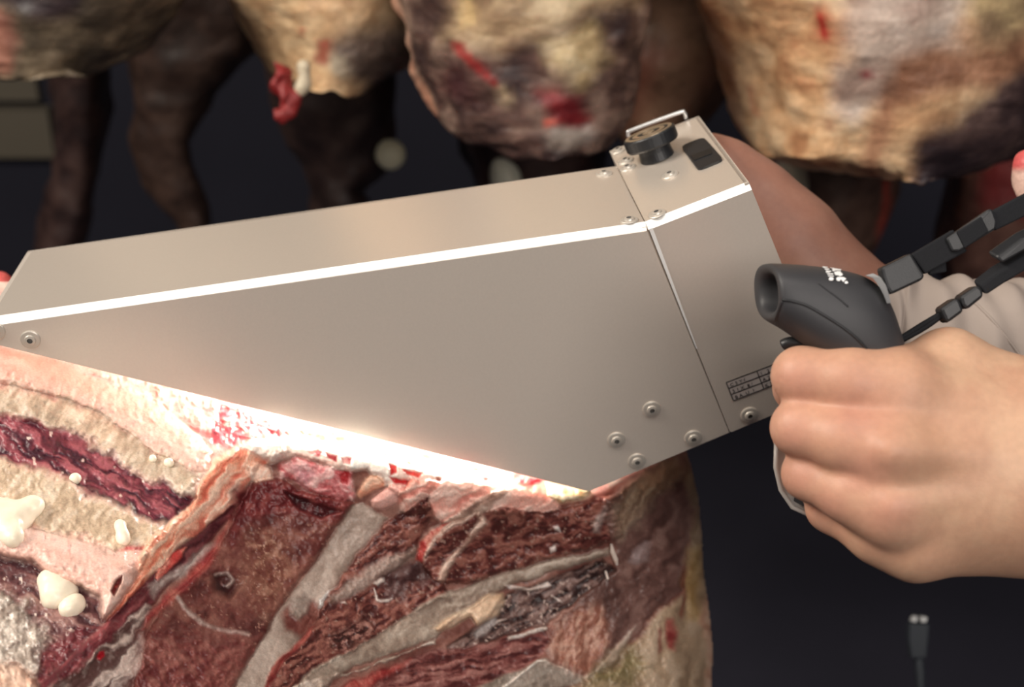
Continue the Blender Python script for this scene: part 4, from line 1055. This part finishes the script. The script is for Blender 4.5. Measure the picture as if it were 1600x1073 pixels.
# sleeve of the far arm
M['cloth'] = mat('beige_grey_cloth', srgb(158, 146, 138), 0.85, 0, 0.15, 0.06, 60, 0.4, 1800, 0.0004)
axis = [(1346, 504, .640, 28), (1392, 510, .640, 28.5), (1440, 518, .637, 28), (1500, 527, .636, 29.5), (1560, 536, .637, 31), (1640, 548, .640, 34), (1760, 570, .645, 38), (1900, 600, .65, 42)]
V = []; NS2 = 64; rows = []
pa = smooth_path([P(*a[:3]) for a in axis], 14); ra_ = np.interp(np.linspace(0, len(axis) - 1, len(pa)), range(len(axis)), [a[3] / 1000 for a in axis])
for i, c in enumerate(pa):
    tdir_ = unit(pa[min(i + 1, len(pa) - 1)] - pa[max(0, i - 1)])
    u_ = unit(UP - tdir_ * np.dot(UP, tdir_)); v_ = np.cross(tdir_, u_)
    for k in range(NS2):
        a = 2 * math.pi * k / NS2
        x_ = i * 0.16
        fo = 0.0011 * math.sin(2.1 * x_ + 1.4 * math.sin(a + 0.5) + 2 * a) + 0.0012 * math.sin(3.3 * x_ - 3 * a + 1.0)
        V.append(c + (ra_[i] + fo) * (math.cos(a) * u_ + math.sin(a) * v_))
Fc = []
for i in range(len(pa) - 1):
    for k in range(NS2):
        k2 = (k + 1) % NS2; Fc.append((i * NS2 + k, i * NS2 + k2, (i + 1) * NS2 + k2, (i + 1) * NS2 + k))
sl = obj('sleeve', V, Fc, M['cloth'], person, True)
sm_ = sl.modifiers.new('thick', 'SOLIDIFY'); sm_.thickness = 0.0015; sm_.offset = -1
wrap = [P(1530, 482, .6), P(1555, 505, .6), P(1580, 535, .602), P(1600, 562, .605), P(1630, 600, .61)]
sl_bvh = BVHTree.FromPolygons([tuple(v) for v in V], Fc)
pp = []
for x, y in ((1520, 470), (1535, 484), (1555, 505), (1575, 530), (1592, 553), (1610, 580)):
    r = unit(P(x, y, 1) - CAM); h = sl_bvh.ray_cast(Vector(CAM), Vector(r))
    if h[0] is not None: pp.append(np.array(h[0]))
if len(pp) > 2:
    Vt, Ft = tube(smooth_path(pp, 4), 0.0007, 8); obj('sleeve_seam', Vt, Ft, M['cloth'], sl, True)

# ------------------------------------------------------------------ wrist strap hanging off the grip
strap = empty('wrist_strap', P(1385, 445, .478)); tag(strap, 'black webbing wrist strap with plastic slider and cord locks, tied to the grip', 'strap')
def slab(name, pts, th, m, parent, bev=0.0006):
    V = [P(x, y, d) for x, y, d in pts]
    n = unit(np.cross(V[1] - V[0], V[2] - V[0])); n = n if np.dot(n, FWD) < 0 else -n
    return plate(name, V, n, th, m, parent, bev)
slab('strap_end', [(1377, 418, .476), (1424, 395, .477), (1446, 430, .477), (1442, 437, .477), (1393, 460, .476), (1386, 449, .476)], 0.006, M['black_plastic'], strap, 0.001)
slab('webbing', [(1424, 397, .4785), (1490, 358, .480), (1512, 392, .480), (1446, 428, .4785)], 0.0025, M['webbing'], strap)
sl_o = [(1478, 372, .478), (1545, 326, .479), (1551, 326, .479), (1558, 346, .479), (1556, 358, .479), (1500, 392, .478), (1488, 393, .478)]
slab('slider', sl_o, 0.0035, M['black_plastic'], strap, 0.0008)
slab('slider_bar', [(1495, 362, .4775), (1534, 338, .478), (1546, 362, .478), (1508, 388, .4775)], 0.0015, M['webbing'], strap, 0.0005)
slab('webbing', [(1545, 332, .480), (1930, 128, .49), (1945, 172, .49), (1556, 360, .480)], 0.0025, M['webbing'], strap)
slab('webbing', [(1452, 402, .480), (1478, 395, .480), (1480, 425, .481), (1452, 430, .480)], 0.0015, M['webbing'], strap)
for off in (0, 9):
    V, Fc = tube(smooth_path([P(1405 + off * .4, 530 + off * .2, .482), P(1440 + off * .5, 508 + off * .4, .480), P(1474, 488 + off * .3, .479)], 8), 0.0011, 10)
    obj('cord', V, Fc, M['webbing'], strap, True)
slab('cord_lock', [(1469, 482, .475), (1494, 465, .475), (1500, 468, .475), (1507, 486, .475), (1483, 504, .475), (1478, 502, .475)], 0.008, M['black_plastic'], strap, 0.0012)
slab('cord_lock', [(1500, 463, .475), (1527, 445, .475), (1536, 451, .475), (1538, 463, .475), (1512, 484, .475), (1504, 478, .475)], 0.008, M['black_plastic'], strap, 0.0012)
slab('cord_sheath', [(1532, 446, .476), (1560, 424, .476), (1900, 215, .484), (1915, 238, .484), (1572, 442, .476), (1541, 462, .476)], 0.005, M['webbing'], strap, 0.001)
slab('cord_clip', [(1557, 402, .474), (1600, 372, .474), (1640, 352, .475), (1640, 372, .475), (1600, 393, .474), (1566, 412, .474)], 0.006, M['black_plastic'], strap, 0.001)
# ------------------------------------------------------------------ carcasses hanging behind
M['carcass'] = tint_mat('carcass_surface', 0.5, 0.35, 0.0, (0.01, 0.004, 0.003), 0.10, 260, 0.5, 220, 0.002, 0.1)
def carcass(name, rows, d, thick, layers, base, rough, seed, label=None, group=None, top=0.75, nseg=120, power=2.4, dtop=None, parent=None):
    """rows: (py, left px, right px) from the frame's top edge down; runs on upwards by `top` metres.
    The body is a closed solid: rounded sections with real thickness.  layers(u, v, n) tints it in its own pixel-free coordinates"""
    rows = sorted(rows); ys = np.array([r[0] for r in rows], float)
    ny = 150
    yy = ys[0] + (ys[-1] - ys[0]) * (1 - (1 - np.linspace(0, 1, ny)) ** 1.25)
    # extension above the frame
    px_m = F / d
    ext = np.linspace(-top * px_m, 0, 70)[:-1] + ys[0]
    ally = np.concatenate([ext, yy])
    L = np.interp(ally, ys, [r[1] for r in rows]); Rr = np.interp(ally, ys, [r[2] for r in rows])
    up = np.clip((ys[0] - ally) / (top * px_m), 0, 1)
    cx = (L + Rr) / 2; hw = (Rr - L) / 2
    hw = hw * (1 - 0.35 * up ** 2)
    prof = np.clip((ys[-1] - ally) / (0.22 * (ys[-1] - ys[0]) + 1), 0, 1)
    th = thick * np.sqrt(np.maximum(0.0, 1 - (1 - prof) ** 2)) * (1 - .3 * up ** 2) + 0.004
    a = np.linspace(0, 2 * np.pi, nseg, endpoint=False)
    ca, sa = np.cos(a), np.sin(a)
    e = 2 / power
    ca = np.sign(ca) * np.abs(ca) ** e; sa = np.sign(sa) * np.abs(sa) ** e
    X = cx[:, None] + hw[:, None] * ca; Y = np.repeat(ally[:, None], nseg, 1)
    hem = (1 - prof)[:, None] * 22 * (fbm2(X / 34.0 + seed, Y * 0 + seed, 4, seed) - .5)
    Y = Y + hem
    # vertical in the world: keep constant horizontal distance
    ypl = d / math.cos(0)      # distance of the hanging plane along world Y
    dirY = FWD[1] - (Y - 536.5) / F * UP[1]
    Dp = ypl * FWD[1] / dirY
    pts = Pn(X, Y, Dp + (1 - sa) * th[:, None])
    pts = pts.reshape(-1, 3)
    nrm = np.stack([np.repeat(ca[None], len(ally), 0).ravel(), -np.repeat(sa[None], len(ally), 0).ravel(), np.zeros(len(pts))], 1)
    nrm /= np.linalg.norm(nrm, axis=1)[:, None]
    nz = (fbm3(pts * 9, 3, seed) - .5) * 0.040 + (fbm3(pts * 30, 3, seed + 5) - .5) * rough * .45
    nz = nz + rough * 0.12 * (np.abs(2 * fbm3(pts * 55, 3, seed + 11) - 1) - .3)
    taper = np.clip(th / (0.4 * thick), 0.25, 1).repeat(nseg)
    pts = pts + nrm * (nz * taper)[:, None]
    c = srgb_arr(np.array(base[1]))[None].repeat(len(pts), 0)
    t = np.clip(.5 + 2.8 * (fbm3(pts * 34, 5, seed + 2, .6) - .5), 0, 1)
    cb = [srgb_arr(q) for q in base]
    c = np.where((t < .5)[:, None], lerp(cb[0], cb[1], t * 2), lerp(cb[1], cb[2], t * 2 - 1))
    wrp = 60 * (fbm3(pts * 22, 5, seed + 3) - .5)
    wrp2 = 60 * (fbm3(pts * 22 + 50, 5, seed + 4) - .5)
    qx, qy, _ = proj(pts)
    for (poly, cols, edge) in layers:
        sd = poly_sd(qx + wrp, qy + wrp2, poly)
        m = sstep(-1.7 * edge, 1.7 * edge, sd) * (sa[None].repeat(len(ally), 0).ravel() > -.2)
        cl = [srgb_arr(q) for q in cols]
        cc = np.where((t < .5)[:, None], lerp(cl[0], cl[1], t * 2), lerp(cl[1], cl[2], t * 2 - 1))
        c = lerp(c, cc, m)
    ids = np.arange(len(pts)).reshape(len(ally), nseg)
    nx = np.roll(ids, -1, 1)
    Q = np.stack([ids[:-1].ravel(), ids[1:].ravel(), nx[1:].ravel(), nx[:-1].ravel()], 1)
    # close top and bottom
    n0 = len(pts)
    pts = np.concatenate([pts, pts[ids[0]].mean(0)[None], pts[ids[-1]].mean(0)[None]])
    c = np.concatenate([c, c[ids[0]].mean(0)[None], c[ids[-1]].mean(0)[None]])
    capt = np.stack([ids[0], nx[0], np.full(nseg, n0), np.full(nseg, n0)], 1)
    capb = np.stack([nx[-1], ids[-1], np.full(nseg, n0 + 1), np.full(nseg, n0 + 1)], 1)
    me = bpy.data.meshes.new(name)
    faces = Q.tolist() + capt[:, :3].tolist() + capb[:, :3].tolist()
    me.from_pydata(pts.tolist(), [], faces)
    me.polygons.foreach_set('use_smooth', [True] * len(me.polygons))
    at = me.attributes.new('tint', 'FLOAT_COLOR', 'POINT')
    at.data.foreach_set('color', np.concatenate([np.clip(c, .004, .9), np.ones((len(c), 1))], 1).astype(np.float32).ravel())
    me.materials.append(M['carcass'])
    o = link_mesh(name, me, parent)
    if label: tag(o, label, 'carcass', group)
    return o
GRP = 'carcasses hanging behind the scanner'
PEACH = ((176, 128, 92), (212, 170, 128), (232, 200, 160))
GREYW = ((158, 134, 122), (192, 172, 158), (218, 202, 190))
DARKM = ((44, 34, 38), (66, 50, 50), (92, 72, 68))
BRN = ((112, 76, 58), (142, 100, 76), (168, 124, 96))
# near right
carcass('hanging_carcass', [(0, 1095, 1690), (40, 1114, 1690), (80, 1130, 1690), (120, 1143, 1680), (160, 1154, 1660), (200, 1170, 1640), (230, 1184, 1610), (248, 1196, 1585), (258, 1240, 1560), (268, 1300, 1530), (278, 1360, 1500), (286, 1410, 1470)],
        0.95, 0.13, [([(1290, -900), (1310, 60), (1300, 130), (1400, 150), (1500, 80), (1560, -900)], GREYW, 18), ([(1290, 90), (1380, 120), (1390, 150), (1330, 190), (1290, 170)], GREYW, 12),
                     ([(1400, 90), (1600, 30), (1700, 0), (1700, 150), (1520, 130), (1420, 175), (1380, 290), (1340, 290), (1360, 190)], BRN, 14),
                     ([(1500, -900), (1530, 60), (1600, 60), (1700, -20), (1700, -900)], ((120, 96, 74), (150, 126, 96), (200, 174, 130)), 12),
                     ([(1440, 215), (1510, 160), (1560, 120), (1700, 100), (1700, 320), (1430, 300)], DARKM, 12),
                     ([(1272, -20), (1284, 10), (1290, 45), (1280, 58), (1268, 40)], ((150, 24, 22), (168, 34, 30), (184, 60, 48)), 4),
                     ([(1330, 96), (1352, 96), (1362, 112), (1342, 116)], ((140, 60, 66), (156, 74, 78), (176, 104, 104)), 6),
                     ([(1160, 130), (1172, 130), (1182, 175), (1170, 175)], ((196, 110, 84), (206, 130, 100), (214, 150, 118)), 6),
                     ([(1280, 185), (1300, 185), (1300, 205), (1284, 205)], ((150, 104, 80), (166, 120, 92), (180, 136, 106)), 6)],
        PEACH, 0.022, 3, 'pale peach fatty beef carcass hanging on the right, nearest of the row', GRP)
# centre
carcass('hanging_carcass', [(0, 605, 1010), (40, 622, 1004), (80, 634, 1000), (115, 645, 1000), (150, 662, 992), (180, 676, 980), (205, 700, 965), (222, 730, 945), (235, 775, 930), (244, 815, 905), (248, 840, 885)],
        0.98, 0.075, [([(700, -900), (700, 70), (790, 100), (850, 60), (990, 0), (990, -900)], ((132, 108, 84), (168, 144, 112), (198, 178, 144)), 16),
                     ([(850, 70), (930, 40), (950, 90), (930, 110), (900, 140), (860, 110)], ((150, 130, 92), (182, 160, 120), (200, 184, 150)), 10),
                     ([(714, -20), (740, 10), (745, 40), (725, 55), (712, 30)], ((200, 170, 120), (220, 194, 146), (232, 212, 172)), 6),
                     ([(600, -900), (622, 0), (640, 60), (660, 130), (690, 200), (672, 200), (640, 120), (600, 0)], ((160, 110, 92), (186, 136, 112), (204, 160, 136)), 5),
                     ([(720, 80), (740, 85), (775, 130), (780, 145), (750, 120)], ((120, 24, 28), (138, 36, 36), (160, 60, 54)), 4),
                     ([(840, 150), (900, 150), (925, 180), (915, 200), (850, 195)], ((78, 14, 22), (104, 24, 30), (130, 44, 46)), 7),
                     ([(838, 185), (860, 185), (860, 198), (842, 200)], ((150, 40, 30), (170, 56, 44), (186, 84, 66)), 4),
                     ([(690, 120), (740, 125), (745, 155), (700, 155)], ((62, 36, 38), (80, 48, 48), (100, 64, 60)), 12),
                     ([(774, 142), (790, 140), (800, 160), (785, 165)], ((176, 156, 124), (196, 178, 148), (206, 190, 164)), 5),
                     ([(850, 200), (920, 195), (930, 215), (870, 230), (850, 225)], ((128, 116, 106), (160, 150, 140), (190, 182, 174)), 8)],
        ((52, 38, 38), (86, 66, 60), (132, 110, 98)), 0.026, 13, 'mottled beef carcass with dark red muscle hanging above the middle of the scanner', GRP)
# brown one between the two
carcass('hanging_carcass', [(0, 930, 1180), (60, 940, 1172), (120, 945, 1165), (160, 950, 1150), (185, 955, 1130), (215, 970, 1080), (230, 990, 1050)],
        1.32, 0.09, [([(930, 120), (1000, 60), (1060, 90), (960, 210)], ((96, 56, 44), (120, 74, 58), (140, 92, 74)), 16)], ((100, 74, 56), (128, 96, 74), (150, 114, 90)), 0.008, 23,
        'smooth brown carcass hanging in shade between the mottled and the peach one', GRP)
# second from the left with a red shred
c4_ = carcass('hanging_carcass', [(0, 366, 640), (30, 384, 650), (60, 402, 652), (90, 420, 645), (110, 432, 620), (126, 448, 590), (136, 462, 575), (143, 476, 560), (147, 486, 520)],
        1.14, 0.075, [([(510, 60), (560, 40), (640, 10), (660, 160), (560, 140), (520, 100)], ((62, 50, 44), (82, 68, 60), (102, 86, 76)), 16),  # first layer paints the shade of the right side into the tint
                     ([(498, 55), (525, 55), (520, 105), (500, 100)], ((110, 44, 34), (136, 66, 50), (150, 86, 68)), 5),
                     ([(465, 36), (474, 36), (472, 55), (464, 50)], ((140, 60, 46), (160, 80, 60), (176, 104, 80)), 4),
                     ([(530, 90), (555, 88), (562, 110), (545, 130), (528, 112)], ((120, 108, 90), (150, 138, 118), (172, 160, 140)), 6)],
        ((168, 132, 98), (200, 164, 124), (222, 192, 152)), 0.018, 33, 'cream coloured carcass end with a dangling red shred of meat', GRP)
blob('red_shred', [(436, 108, .99, .0043), (440, 124, .99, .0050), (431, 136, .99, .0043), (428, 146, .99, .0028), (448, 134, .99, .0057), (452, 150, .99, .0050), (455, 162, .99, .0057), (446, 174, .99, .0043), (441, 182, .99, .0028), (466, 158, .99, .0028)], 0.006, 0.0016, M['carcass'], srgb(128, 36, 36), c4_, 0.006, 130)
blob('fat_string', [(476, 104, .99, .005), (477, 118, .99, .005), (474, 132, .99, .005), (470, 144, .99, .004)], 0.006, 0.0016, M['carcass'], srgb(190, 178, 154), c4_, 0.002, 110)
# far left
carcass('hanging_carcass', [(0, -120, 300), (30, -120, 280), (55, -120, 262), (80, -110, 240), (98, -90, 205), (110, -60, 175), (118, -30, 150), (121, 30, 140)],
        1.12, 0.11, [([(-120, 20), (10, 30), (20, 70), (0, 100), (-120, 110)], ((120, 76, 64), (146, 100, 84), (160, 118, 100)), 10), ([(-100, -20), (120, -20), (110, 16), (40, 22), (-100, 10)], ((40, 32, 36), (58, 46, 48), (80, 66, 66)), 10)],
        ((76, 66, 54), (108, 94, 76), (140, 124, 102)), 0.02, 43, 'greyish carcass hem hanging in the top left corner of the row', GRP)
# thin bloody string beside the cream carcass
# dim shapes far behind
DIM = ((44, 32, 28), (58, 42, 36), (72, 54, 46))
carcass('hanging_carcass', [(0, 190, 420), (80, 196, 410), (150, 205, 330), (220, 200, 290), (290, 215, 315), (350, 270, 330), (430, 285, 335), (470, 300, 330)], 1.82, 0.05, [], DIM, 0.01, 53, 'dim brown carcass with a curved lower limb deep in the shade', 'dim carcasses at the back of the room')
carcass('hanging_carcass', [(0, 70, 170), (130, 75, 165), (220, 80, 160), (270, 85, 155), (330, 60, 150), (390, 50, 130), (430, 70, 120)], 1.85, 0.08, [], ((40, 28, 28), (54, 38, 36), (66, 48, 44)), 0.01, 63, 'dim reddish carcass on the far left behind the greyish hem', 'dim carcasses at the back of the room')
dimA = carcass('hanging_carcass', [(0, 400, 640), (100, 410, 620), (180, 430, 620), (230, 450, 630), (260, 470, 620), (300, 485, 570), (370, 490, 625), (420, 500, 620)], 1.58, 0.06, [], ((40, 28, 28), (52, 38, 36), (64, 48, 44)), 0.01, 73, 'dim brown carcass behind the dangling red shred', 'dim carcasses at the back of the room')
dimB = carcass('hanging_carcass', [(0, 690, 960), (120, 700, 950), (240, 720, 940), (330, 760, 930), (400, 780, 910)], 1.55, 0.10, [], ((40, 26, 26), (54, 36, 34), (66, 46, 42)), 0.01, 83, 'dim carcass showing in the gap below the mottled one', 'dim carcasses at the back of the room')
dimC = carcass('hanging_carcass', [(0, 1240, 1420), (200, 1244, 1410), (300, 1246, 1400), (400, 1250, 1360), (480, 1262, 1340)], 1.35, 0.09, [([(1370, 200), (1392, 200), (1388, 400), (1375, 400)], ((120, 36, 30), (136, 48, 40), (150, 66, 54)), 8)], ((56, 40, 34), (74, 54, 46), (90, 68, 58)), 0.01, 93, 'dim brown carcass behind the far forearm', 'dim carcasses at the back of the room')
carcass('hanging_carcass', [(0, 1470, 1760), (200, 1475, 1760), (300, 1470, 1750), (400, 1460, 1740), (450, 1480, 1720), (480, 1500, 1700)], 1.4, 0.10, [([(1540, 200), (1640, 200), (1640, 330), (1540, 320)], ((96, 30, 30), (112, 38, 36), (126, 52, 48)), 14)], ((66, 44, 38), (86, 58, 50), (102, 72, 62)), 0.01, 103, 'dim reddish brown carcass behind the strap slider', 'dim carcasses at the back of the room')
# pale blobs among the dim carcasses
def bone(pts, label, tint, h=0.003):
    o = blob('pale_blob', pts, 0.01, h, M['carcass'], tint, None, 0.002, 40); tag(o, label, 'bone'); return o
blob('pale_blob', [(611, 236, 1.42, .014), (606, 246, 1.42, .013), (617, 244, 1.42, .010)], .01, .003, M['carcass'], srgb(226, 220, 190), dimA, 0.002, 40)
blob('pale_blob', [(782, 262, 1.38, .010), (788, 272, 1.38, .013), (795, 282, 1.38, .014), (786, 285, 1.38, .012)], .01, .003, M['carcass'], srgb(206, 204, 186), dimB, 0.002, 40)
blob('pale_blob', [(1237, 240, 1.2, .013), (1240, 262, 1.2, .013), (1244, 285, 1.2, .012), (1244, 304, 1.2, .010)], .01, .003, M['carcass'], srgb(196, 192, 172), dimC, 0.002, 40)
rs = blob('rib_end', [(1600, 252, .62, .0042), (1604, 262, .62, .0048), (1606, 280, .62, .0050), (1606, 298, .62, .0055)] + [(1612 + 16 * k, 262 + 3 * k, .62 + .004 * k, .008 + .0006 * k) for k in range(16)], .006, .0014, M['carcass'], srgb(226, 160, 150), None, 0.002, 60,
          tintfun=lambda V_: lerp(np.tile(srgb_arr((226, 190, 176)), (len(V_), 1)), srgb_arr((206, 92, 92)), sstep(272, 258, proj(V_)[1])))
tag(rs, 'pink rib end poking into view at the right edge above the strap', 'meat')
# dim plug on its cable, low in the dark
M['dim_cable'] = mat('dark_cable', srgb(46, 50, 56), 0.6, 0, 0.3)
M['plug_tip'] = mat('plug_tip', srgb(190, 190, 190), 0.3, 0.2, .5)
cable = empty('cable_plug', P(1437, 1000, .95)); tag(cable, 'dark plug with a small pale tip on a thin cable, below the near hand', 'cable')
def slab2(name, pts, d, th, m, parent, bev=0.001): return slab(name, [(x, y, d) for x, y in pts], th, m, parent, bev)
slab2('plug_body', [(1422, 974), (1454, 974), (1452, 1000), (1449, 1030), (1424, 1030), (1420, 1000)], .95, 0.009, M['dim_cable'], cable, 0.002)
slab2('plug_tip', [(1424, 971), (1428, 964), (1434, 963), (1433, 972)], .948, 0.006, M['plug_tip'], cable, 0.0004)
slab2('plug_tip', [(1439, 972), (1440, 964), (1450, 965), (1447, 972)], .948, 0.006, M['plug_tip'], cable, 0.0004)
V, Fc = tube(smooth_path([P(1436, 1028, .954), P(1438, 1080, .95), P(1436, 1200, .95), P(1440, 1400, .96), P(1445, 1700, 1.0)], 8), 0.0035, 10)
obj('cable', V, Fc, M['dim_cable'], cable, True)
